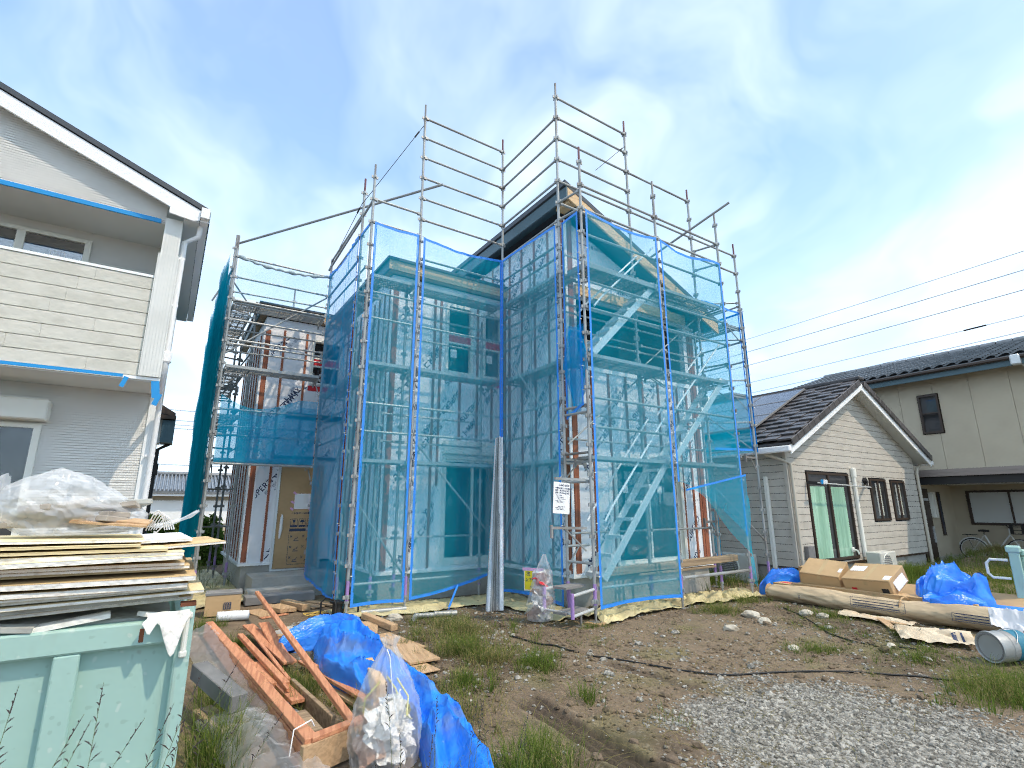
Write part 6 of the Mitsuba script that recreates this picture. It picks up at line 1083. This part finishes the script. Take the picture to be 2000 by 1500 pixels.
drape('clear_film', 'crumpled clear plastic bag at the near left corner of the timber frame', (.62, 4.9), (.82, 3.5), .46, lambda t, s: .02 + .13 * np.sin(np.pi * s) ** .7 * np.sin(np.pi * t) ** .5, 6, 'm_film', .12)
drape('clear_film', 'flat clear film scrap behind the blue tarpaulin', (1.35, 7.75), (1.85, 7.6), .25, lambda t, s: .03 + 0 * t, 9, 'm_film_milky', .03)
# blue tarpaulins
mat('m_tarp', proc(lambda p, n, uv: mix(mix((0.008, 0.15, 0.68), (0.03, 0.25, 0.82), smoothstep(.35, .7, fbm(p.x * 5, p.y * 5, p.z * 5, 3))), (0.16, 0.20, 0.26), smoothstep(.60, .80, fbm(p.x * 4 + 7, p.y * 4, p.z * 4, 4)) * .55)), 0.30, spec=.6, bump=proc(lambda p, n, uv: dr.abs(fbm(p.x * 13, p.y * 13, p.z * 13, 4) - .5) + .5 * dr.abs(fbm(p.x * 37 + 4, p.y * 37, p.z * 37, 2) - .5), .002), bscale=.022)
def tarp(lab, path, wid, hgt, seed, amp=.10, z_=0.0, name='blue_tarpaulin'):
    from scipy.interpolate import PchipInterpolator
    p = np.asarray(path, float); k = np.arange(len(p)); n, m = 170, 80; tt = np.linspace(0, len(p) - 1, n); c = np.stack([PchipInterpolator(k, p[:, i])(tt) for i in (0, 1)], 1); W = PchipInterpolator(k, wid)(tt); Hh = PchipInterpolator(k, hgt)(tt)
    t = np.gradient(c, axis=0); t /= np.linalg.norm(t, axis=1, keepdims=True); s = np.stack([-t[:, 1], t[:, 0]], 1); an = np.linspace(0, np.pi, m)
    L = np.concatenate([[0], np.cumsum(np.linalg.norm(np.diff(c, axis=0), axis=1))])[:, None] + 0 * an; AN = an[None] + 0 * L
    q = np.stack([L * 1.5 + 1.3 * np.cos(AN), np.cos(AN) * W[:, None] * 3.4 - L * .9, np.sin(AN) * 1.1 + seed], -1); f1 = 1 - np.abs(2 * meshkit.fbm(q, 2, seed) - 1); f2 = 1 - np.abs(2 * meshkit.fbm(q * np.array([3.2, 2.4, 2]) + 7, 3, seed + 1) - 1)
    k_ = 1 + amp * (2.1 * (f1 ** 3 - .4) + .45 * (f2 ** 2 - .4)) / .30; ex = np.abs(np.cos(AN)) ** .8 * np.sign(np.cos(AN)); ez = np.sin(AN) ** .75
    xy = c[:, None] + s[:, None] * (W[:, None] * ex * (.9 + .1 * k_))[..., None]; e = np.clip(np.minimum(np.arange(n), n - 1 - np.arange(n)) / 6, 0, 1)[:, None]
    z = ground_h(xy[..., 0], xy[..., 1]) * .6 + z_ - .015 + Hh[:, None] * ez * k_ * e
    return solo(name, lab, 'tarpaulin', M().grid(np.concatenate([xy, z[..., None]], -1)), 'm_tarp', 22)
tarp('large crumpled blue tarpaulin covering a long heap beside the rubbish bag', [(1.42, 6.75), (1.72, 6.80), (1.98, 6.62), (1.90, 6.1), (1.78, 5.4), (1.86, 4.7), (1.90, 4.0), (1.74, 3.3), (1.58, 2.7), (1.5, 2.3)], [.08, .2, .32, .34, .31, .25, .20, .18, .19, .19], [.08, .17, .22, .24, .27, .21, .19, .19, .21, .2], 3, .10)
tarp('blue tarpaulin fold thrown over the left end of the large heap', [(1.28, 6.72), (1.5, 6.82), (1.8, 6.9), (2.05, 6.75), (2.2, 6.45)], [.05, .12, .16, .15, .1], [.08, .18, .24, .23, .14], 9, .07, .05)
# big clear waste bag
mat('m_yellow_scrap', (0.78, 0.72, 0.22), 0.55)
k = bag('waste_bag', 'tied clear waste bag with white and yellow scraps standing before the blue tarpaulin', 'bag', [(0, .03, .0), (.04, .20, .01), (.25, .235, .16), (.5, .20, .36), (.72, .125, .54), (.88, .055, .66), (.94, .035, .70), (1, .055, .75)], (1.40, 3.62, .0), 5, 'm_film', fold=11, crump=.07)
for i in range(17): a = i * 2.4; crumple(k, 'paper_scrap', (1.40 + .12 * math.cos(a) * (1 - i / 34), 3.62 + .12 * math.sin(a) * (1 - i / 34), .07 + .017 * i), .075, ('m_paper', 'm_white', 'm_paper', 'm_yellow_scrap', 'm_paper_tan')[i % 5], i + 30)
for i, a in enumerate((2.6, -.9, .5)): part(k, 'yellow_strap', M().tube([(1.40 + .15 * math.cos(a), 3.62 + .15 * math.sin(a), .30), (1.40 + .14 * math.cos(a + .3), 3.62 + .14 * math.sin(a + .3), .40), (1.40 + .06 * math.cos(a + .8), 3.62 + .06 * math.sin(a + .8), .50)], .006, 5), 'm_yellow_scrap', True)
part(k, 'drawstring', M().tube([(1.36, 3.56, .70), (1.37, 3.53, .66), (1.39, 3.50, .45), (1.42, 3.47, .30)], .004, 5), 'm_white', True)
# tall weeds with seed heads
def weed(lab, x, y, h, lean, hd, seed, fork=11):
    g = np.random.default_rng(seed); d = np.array([math.cos(hd), math.sin(hd), 0]); t = np.linspace(0, 1, 12)[:, None]; z0 = gh(x, y); P = np.array([x, y, z0 - .02]) + d * lean * h * t ** 1.8 + np.array([0, 0, h]) * t * (1 - .12 * lean * t)
    k = thing('tall_weed', lab, 'weed', 'tall weeds going to seed in the foreground'); part(k, 'stem', M().tube(P,   .0018, 5, r1=.0008), 'm_weed', True); s = M()
    for i in range(fork):
        u_ = .66 + .34 * i / fork; o = np.array([np.interp(u_, t[:, 0], P[:, j]) for j in range(3)]); a = g.uniform(0, 6.28); e = o + h * .035 * (1.2 - i / fork) * np.array([math.cos(a), math.sin(a), .9]); s.tube([o, (o + e) / 2 + [0, 0, .004], e], np.array([.0008, .0028, .0006]), 5)
    s.tube([P[-2], P[-1]], .0026, 5, r1=.0006); part(k, 'seed_head', s, 'm_seed', kind='stuff')
    b = []
    for i in range(3): b.append((x, y, h * g.uniform(.35, .6), .010, g.uniform(0, 6.28), g.uniform(.5, 1.1)))
    part(k, 'leaf', blade_mesh(b), 'm_grass', kind='stuff')
mat('m_weed', (0.10, 0.13, 0.04), .6); mat('m_seed', (0.045, 0.035, 0.035), .7)
WD = [(-.42, 2.75, .98, .10, 1.0), (-.36, 2.70, .88, .25, .3), (-.20, 2.80, .80, .32, .2), (-.12, 2.85, .92, .12, 1.5), (-.02, 2.80, .84, .22, .4), (.06, 2.85, .94, .20, .2), (.10, 2.78, 1.0, .28, .1), (.14, 2.95, .72, .1, .4), (.22, 3.0, .66, .35, .2), (.30, 3.1, .76, .12, 1.8), (-.30, 2.95, .76, .3, .8), (.42, 3.15, .62, .4, .1), (1.02, 2.75, .42, .12, 1.2), (1.12, 2.62, .58, .08, 2.0), (1.28, 2.72, .50, .10, .6), (1.38, 2.85, .62, .12, 1.0), (1.46, 2.60, .66, .16, .3), (1.58, 2.85, .56, .2, .5), (1.66, 2.72, .60, .12, 2.2), (1.78, 2.65, .52, .25, .4), (1.90, 2.85, .38, .3, .4), (1.22, 3.0, .72, .1, 2.6)]
OR = 'first second third fourth fifth sixth seventh eighth ninth tenth eleventh twelfth'.split()
for i, w in enumerate(WD): weed((f'tall seeded weed before the mint skip, {OR[i]} from the left' if i < 12 else f'dark seeded weed before the clear waste bag and tarpaulin, {OR[i - 12]} of its row'), *w, seed=i + 60)
B = tufts(ell(.0, 3.0, .5, .25), 30, .15, .5, 12, .05, (.2, .9), .008) + tufts(ell(1.5, 2.7, .6, .25), 40, .1, .3, 16, .05)
solo('grass', 'rank foreground grass at the base of the tall weeds', 'grass', blade_mesh(B), 'm_grass', kind='stuff')

# ------------------------------------------------------------------ pile of packaged building material on the right
mat('m_kraft', mottled((0.50, 0.39, 0.25), (0.40, 0.30, 0.19), 3.0), 0.75, bump=proc(lambda p, n, uv: dr.abs(fbm(p.x * 7, p.y * 2.5, p.z * 7, 3) - .5), .003), bscale=.06)
t = np.linspace(0, 1, 80); an = np.linspace(0, 2 * np.pi, 33); TT, AN = np.meshgrid(t, an, indexing='ij'); yy = 5.62 - 3.5 * TT; f = 1 - np.abs(2 * meshkit.fbm(np.stack([TT * 9 + np.sin(AN), np.cos(AN) * 1.5, np.sin(AN) * 1.5], -1), 3, 4) - 1); rr = (.15 + .03 * TT) * (1 + .34 * (f - .5)) * np.interp(TT, [0, .004, .02, 1], [.72, .8, 1, 1])
k = thing('paper_wrapped_roll', 'long brown paper wrapped parcel lying at the front of the material pile', 'parcel'); part(k, 'wrapping', M().grid(np.stack([9.22 + .10 * np.sin(TT * 2.5) + rr * np.cos(AN) * 1.25, yy, .125 + .02 * np.sin(TT * 9) + rr * np.sin(AN) * .78 + .0 * TT], -1)), 'm_kraft', 40, label='creased kraft paper wrapping'); part(k, 'strap', M().tube([(9.22 + .10 * math.sin(1.45) + .21 * math.cos(a), 3.60, .14 + .155 * math.sin(a)) for a in np.linspace(0, 6.283, 20)], .012, 5), 'm_card'); part(k, 'end_paper', M().lathe([(0, .0), (.06, .02), (.14, -.03)], (9.22, 5.60, .13), (0, -1, 0), 18), 'm_card_dark')
sd_ = np.array([-1.0, 0, 0]); q = M()
for x0, w, h in ((-5.0, .02, .05), (-4.2, .72, .14), (-2.95, .5, .10)): q.flat(sbox(0, 0, w, h).difference(sbox(.006, .006, w - .006, h - .006)).union(unary_union([sbox(.03, .02 + .035 * i, w * (.9 - .1 * (i % 2)), .032 + .035 * i) for i in range(3 if w > .1 else 0)])), (8.995, -x0, .12), -YU, unit([.06, 0, 1]))
part(k, 'print', q, 'm_print', kind='stuff')
def carton(lab, c, size, rz=0.0, tilt=(0, 0), m='m_card', extra=None):
    k = thing('cardboard_carton', lab, 'cardboard box'); R = rotz(rz) @ rotx(tilt[0]) @ roty(tilt[1]); c = np.asarray(c, float); s = np.asarray(size, float); part(k, 'body', M().box(c, s, R, ch=.008), m)
    part(k, 'tape', M().box(c + R @ np.array([0, 0, s[2] / 2 + .0008]), (s[0] * 1.002, .06, .0012), R).box(c + R @ np.array([-s[0] / 2 - .0008, 0, s[2] * .32]), (.0012, .06, s[2] * .36), R), 'm_gyp_tan')
    part(k, 'flap_edge', M().box(c + R @ np.array([-s[0] / 2 - .003, 0, s[2] / 2 - .012]), (.004, s[1] * .98, .02), R), 'm_card_dark'); return k, c, s, R
k, c, s, R = carton('long brown carton with red print lying behind the paper parcel', (9.62, 4.05, .16), (.30, 2.5, .26), .02); A = c + R @ np.array([-s[0] / 2 - .002, 1.1, -.08]); q = M(); q.flat(sbox(0, 0, .12, .16).difference(unary_union([sbox(.0, .03 + .04 * i, .12, .036 + .04 * i) for i in range(3)])), A, -YU, ZU); q.flat(sbox(.16, 0, .30, .13).difference(sbox(.17, .01, .29, .12)).union(Polygon([(.2, .02), (.23, .1), (.26, .02)])), A, -YU, ZU); part(k, 'red_print', q, 'm_red')
q = M().flat(text_poly('WALL', .05), c + R @ np.array([-s[0] / 2 - .002, .1, .0]), -YU, ZU); part(k, 'dark_print', M().flat(affinity.translate(text_poly('取扱注意', .05, True), 0, 0), c + R @ np.array([-s[0] / 2 - .002, -.5, -.03]), -YU, ZU), 'm_print')
k, c, s, R = carton('small brown carton with a black printed mark beside the left blue tarpaulin', (9.60, 5.50, .15), (.32, .36, .22), -.1); part(k, 'print', M().flat(text_poly('PROG', .07), c + R @ np.array([-s[0] / 2 - .002, .14, -.04]), R @ -YU, ZU), 'm_print'); part(k, 'red_print', M().box(c + R @ np.array([0, .02, s[2] / 2 + .001]), (.10, .2, .001), R), 'm_red')
k, c, s, R = carton('sagging brown carton on the pile, left of two tilted ones', (9.78, 4.92, .46), (.52, .62, .26), .12, (.05, -.42)); part(k, 'label', M().box(c + R @ np.array([-.05, -.28, s[2] / 2 + .0015]), (.12, .05, .001), R), 'm_white')
k, c, s, R = carton('torn open brown carton with white paper inside, right of two tilted ones', (9.78, 4.15, .45), (.54, .72, .27), -.08, (-.04, -.40)); part(k, 'label', M().box(c + R @ np.array([.08, .22, s[2] / 2 + .0015]), (.16, .22, .001), R), 'm_white'); part(k, 'paper', M().box(c + R @ np.array([.0, -s[1] / 2 - .005, .02]), (.34, .012, .20), R @ rotx(-.25)), 'm_white'); part(k, 'label', M().box(c + R @ np.array([-.17, -s[1] / 2 + .06, s[2] / 2 + .0015]), (.12, .1, .001), R), 'm_white'); part(k, 'red_print', M().box(c + R @ np.array([-s[0] / 2 - .002, .2, -.05]), (.001, .08, .07), R), 'm_red'); part(k, 'dark_hole_patch', M().box(c + R @ np.array([-s[0] / 2 - .0035, -s[1] / 2 + .1, -.05]), (.002, .10, .10), R), 'm_dark')  # the hole is a dark patch on the solid carton, its shade painted
k, c, s, R = carton('half hidden carton behind the left tilted carton', (10.1, 5.3, .36), (.36, .34, .34), .2)
k, c, s, R = carton('very long flat carton at the back of the material pile', (10.45, 3.75, .20), (.42, 2.9, .14), .02, (0, -.35), 'm_card'); part(k, 'end_sticker', M().box(c + R @ np.array([0, -s[1] / 2 - .001, 0]), (.4, .002, .13), R), 'm_white')
solo('blue_sheet_strip', 'flat blue tarpaulin strip showing between the cartons of the pile', 'tarpaulin', M().box((9.98, 3.9, .20), (.40, 3.6, .05), rotz(.02), ch=.02), 'm_tarp')
tarp('bundled blue tarpaulin on top of the right end of the material pile', [(9.55, 3.35), (9.85, 3.30), (10.15, 3.18), (10.5, 3.1)], [.14, .34, .42, .2], [.12, .36, .40, .22], 13, .12, .20); tarp('blue tarpaulin bunch at the left end of the material pile', [(9.55, 5.95), (9.85, 5.86), (10.15, 5.75), (10.35, 5.6)], [.12, .26, .28, .14], [.14, .32, .34, .2], 17, .11, .0); tarp('blue tarpaulin corner hanging down before the right end of the pile', [(9.35, 3.35), (9.6, 3.1), (9.85, 2.85)], [.1, .28, .2], [.16, .20, .12], 19, .09, .17)
def sack(lab, c, w, l, seed, m, amp=.07, rz=0.0, name='paper_sack', cat='paper sack', mark=True):
    a, b = np.meshgrid(np.linspace(-.5, .5, 40), np.linspace(-.5, .5, 34), indexing='ij'); R = rotz(rz); q = np.stack([a * w * 5, b * l * 5, a * 0 + seed], -1); f = 1 - np.abs(2 * meshkit.fbm(q, 4, seed) - 1); e = 1 + .12 * (meshkit.fbm(q * .7 + 4, 2, seed) - .5)
    xy = np.stack([a * w * e, b * l * e, a * 0], -1) @ R.T + [c[0], c[1], 0]; z = ground_h(xy[..., 0], xy[..., 1]) + .02 + amp * f * 1.3 * (1 - .5 * (2 * np.abs(a)) ** 3); P = np.concatenate([xy[..., :2], z[..., None]], -1)
    k = thing(name, lab, cat); part(k, 'sheet', M().grid(P), m, 34)
    if mark:
        for i0, j0 in ((5, 5), (24, 8)):
            p = P[i0:i0 + 9, j0:j0 + 6] + np.array([0, 0, .004]); mk = M(); mk.grid(p[:, :2]); mk.grid(p[::2][:, 3:]); part(k, 'black_mark', mk, 'm_print', kind='stuff')
mat('m_sack', mottled((0.62, 0.52, 0.38), (0.46, 0.35, 0.23), 5.0), .8); mat('m_sack_white', mottled((0.70, 0.70, 0.72), (0.5, 0.52, 0.56), 7.0), .55)
sack('crumpled brown paper sack with black brush marks on the grass before the pile', (8.05, 2.85), .62, .75, 4, 'm_sack', .10, .5); sack('flat brown packing paper tucked under the long parcel', (8.75, 3.75), .35, .9, 7, 'm_sack', .05, .1, 'packing_paper', 'paper', False); sack('plain torn cardboard strip lying behind the crumpled paper sack', (8.45, 2.35), .3, .7, 12, 'm_card', .04, .3, 'packing_paper', 'paper', False); sack('white plastic sheeting bunched at the right edge behind the pail', (8.85, 2.25), .5, .5, 15, 'm_sack_white', .30, .3, 'white_sheeting', 'plastic sheet', False)
plank('splintered pale timber strip under the front edge of the parcel', (8.75, 4.1, .05), (8.55, 3.35, .05), .10, .02, 'm_ply', name='timber_strip'); plank('second pale timber strip under the front edge of the parcel', (8.7, 3.7, .06), (8.25, 3.35, .03), .09, .015, 'm_ply', name='timber_strip')
plank('weathered thick timber beam resting on the scaffold under the right window', (6.0, 6.35, .60), (9.2, 6.25, .66), .16, .11, 'm_wood_old', name='timber_beam', cat='timber'); plank('dark splintered board under the weathered timber beam', (6.6, 6.30, .53), (8.5, 6.22, .55), .12, .03, 'm_wood_old'); 
mat('m_teal', (0.02, 0.16, 0.24), .4)
pk = thing('metal_pail', 'metal paint pail with blue label lying on its side in the grass', 'pail'); ax = unit([.93, -.42, .02]); c = np.array([7.46, 2.16, .165])
part(pk, 'body', M().lathe([(.0, 0), (.135, 0), (.15, -.012), (.155, .0), (.155, .012), (.148, .02), (.148, .12), (.153, .125), (.148, .13), (.146, .38)], c, ax, 36), 'm_galv', 40); part(pk, 'lid', M().lathe([(0, .004), (.118, .004), (.122, -.004), (.132, -.004), (.134, .002)], c - ax * .003, ax, 36), 'm_slab', 40); part(pk, 'label', M().lathe([(.1492, .20), (.1475, .36)], c, ax, 36), 'm_teal', True)
part(pk, 'handle', M().tube([c + ax * .16 + .16 * (math.cos(a) * np.cross(ax, ZU) + math.sin(a) * ZU) + ax * .14 * math.sin((a - .4) * 1.3) for a in np.linspace(.4, 2.6, 14)], .004, 5), 'm_alu', True)
S2 = thing('green_container', 'pale green steel container corner with a loop handle at the right edge of the picture', 'container'); part(S2, 'corner_post', M().box((10.62, 2.58, .45), (.12, .12, 1.0), rotz(.2), ch=.01), 'm_mint'); part(S2, 'cap', M().box((10.62, 2.58, .98), (.17, .17, .10), rotz(.2), ch=.02), 'm_mint'); part(S2, 'panel', M().box((11.25, 2.30, .45), (1.15, .05, .85), rotz(-.42)), 'm_mint'); part(S2, 'top_rail', M().box((11.25, 2.30, .93), (1.2, .12, .08), rotz(-.42), ch=.01), 'm_mint')
part(S2, 'handle', M().tube([(10.60, 2.66, .82), (10.58, 2.86, .82), (10.58, 2.91, .76), (10.58, 2.91, .62), (10.58, 2.86, .56), (10.60, 2.66, .56)], .02, 10), 'm_duct', 40)
solo('stone_marker', 'small white stone marker in the meadow behind the pile', 'stone', M().box((14.6, 4.4, .1), (.5, .14, .05), rotz(.3), ch=.02), 'm_white')
solo('iron_stake', 'blue hooked iron stake standing in the cream sheeting before the middle net', 'stake', M().tube([(4.05, 8.0, .0), (4.28, 8.12, .34)], .018, 8), 'm_hem')
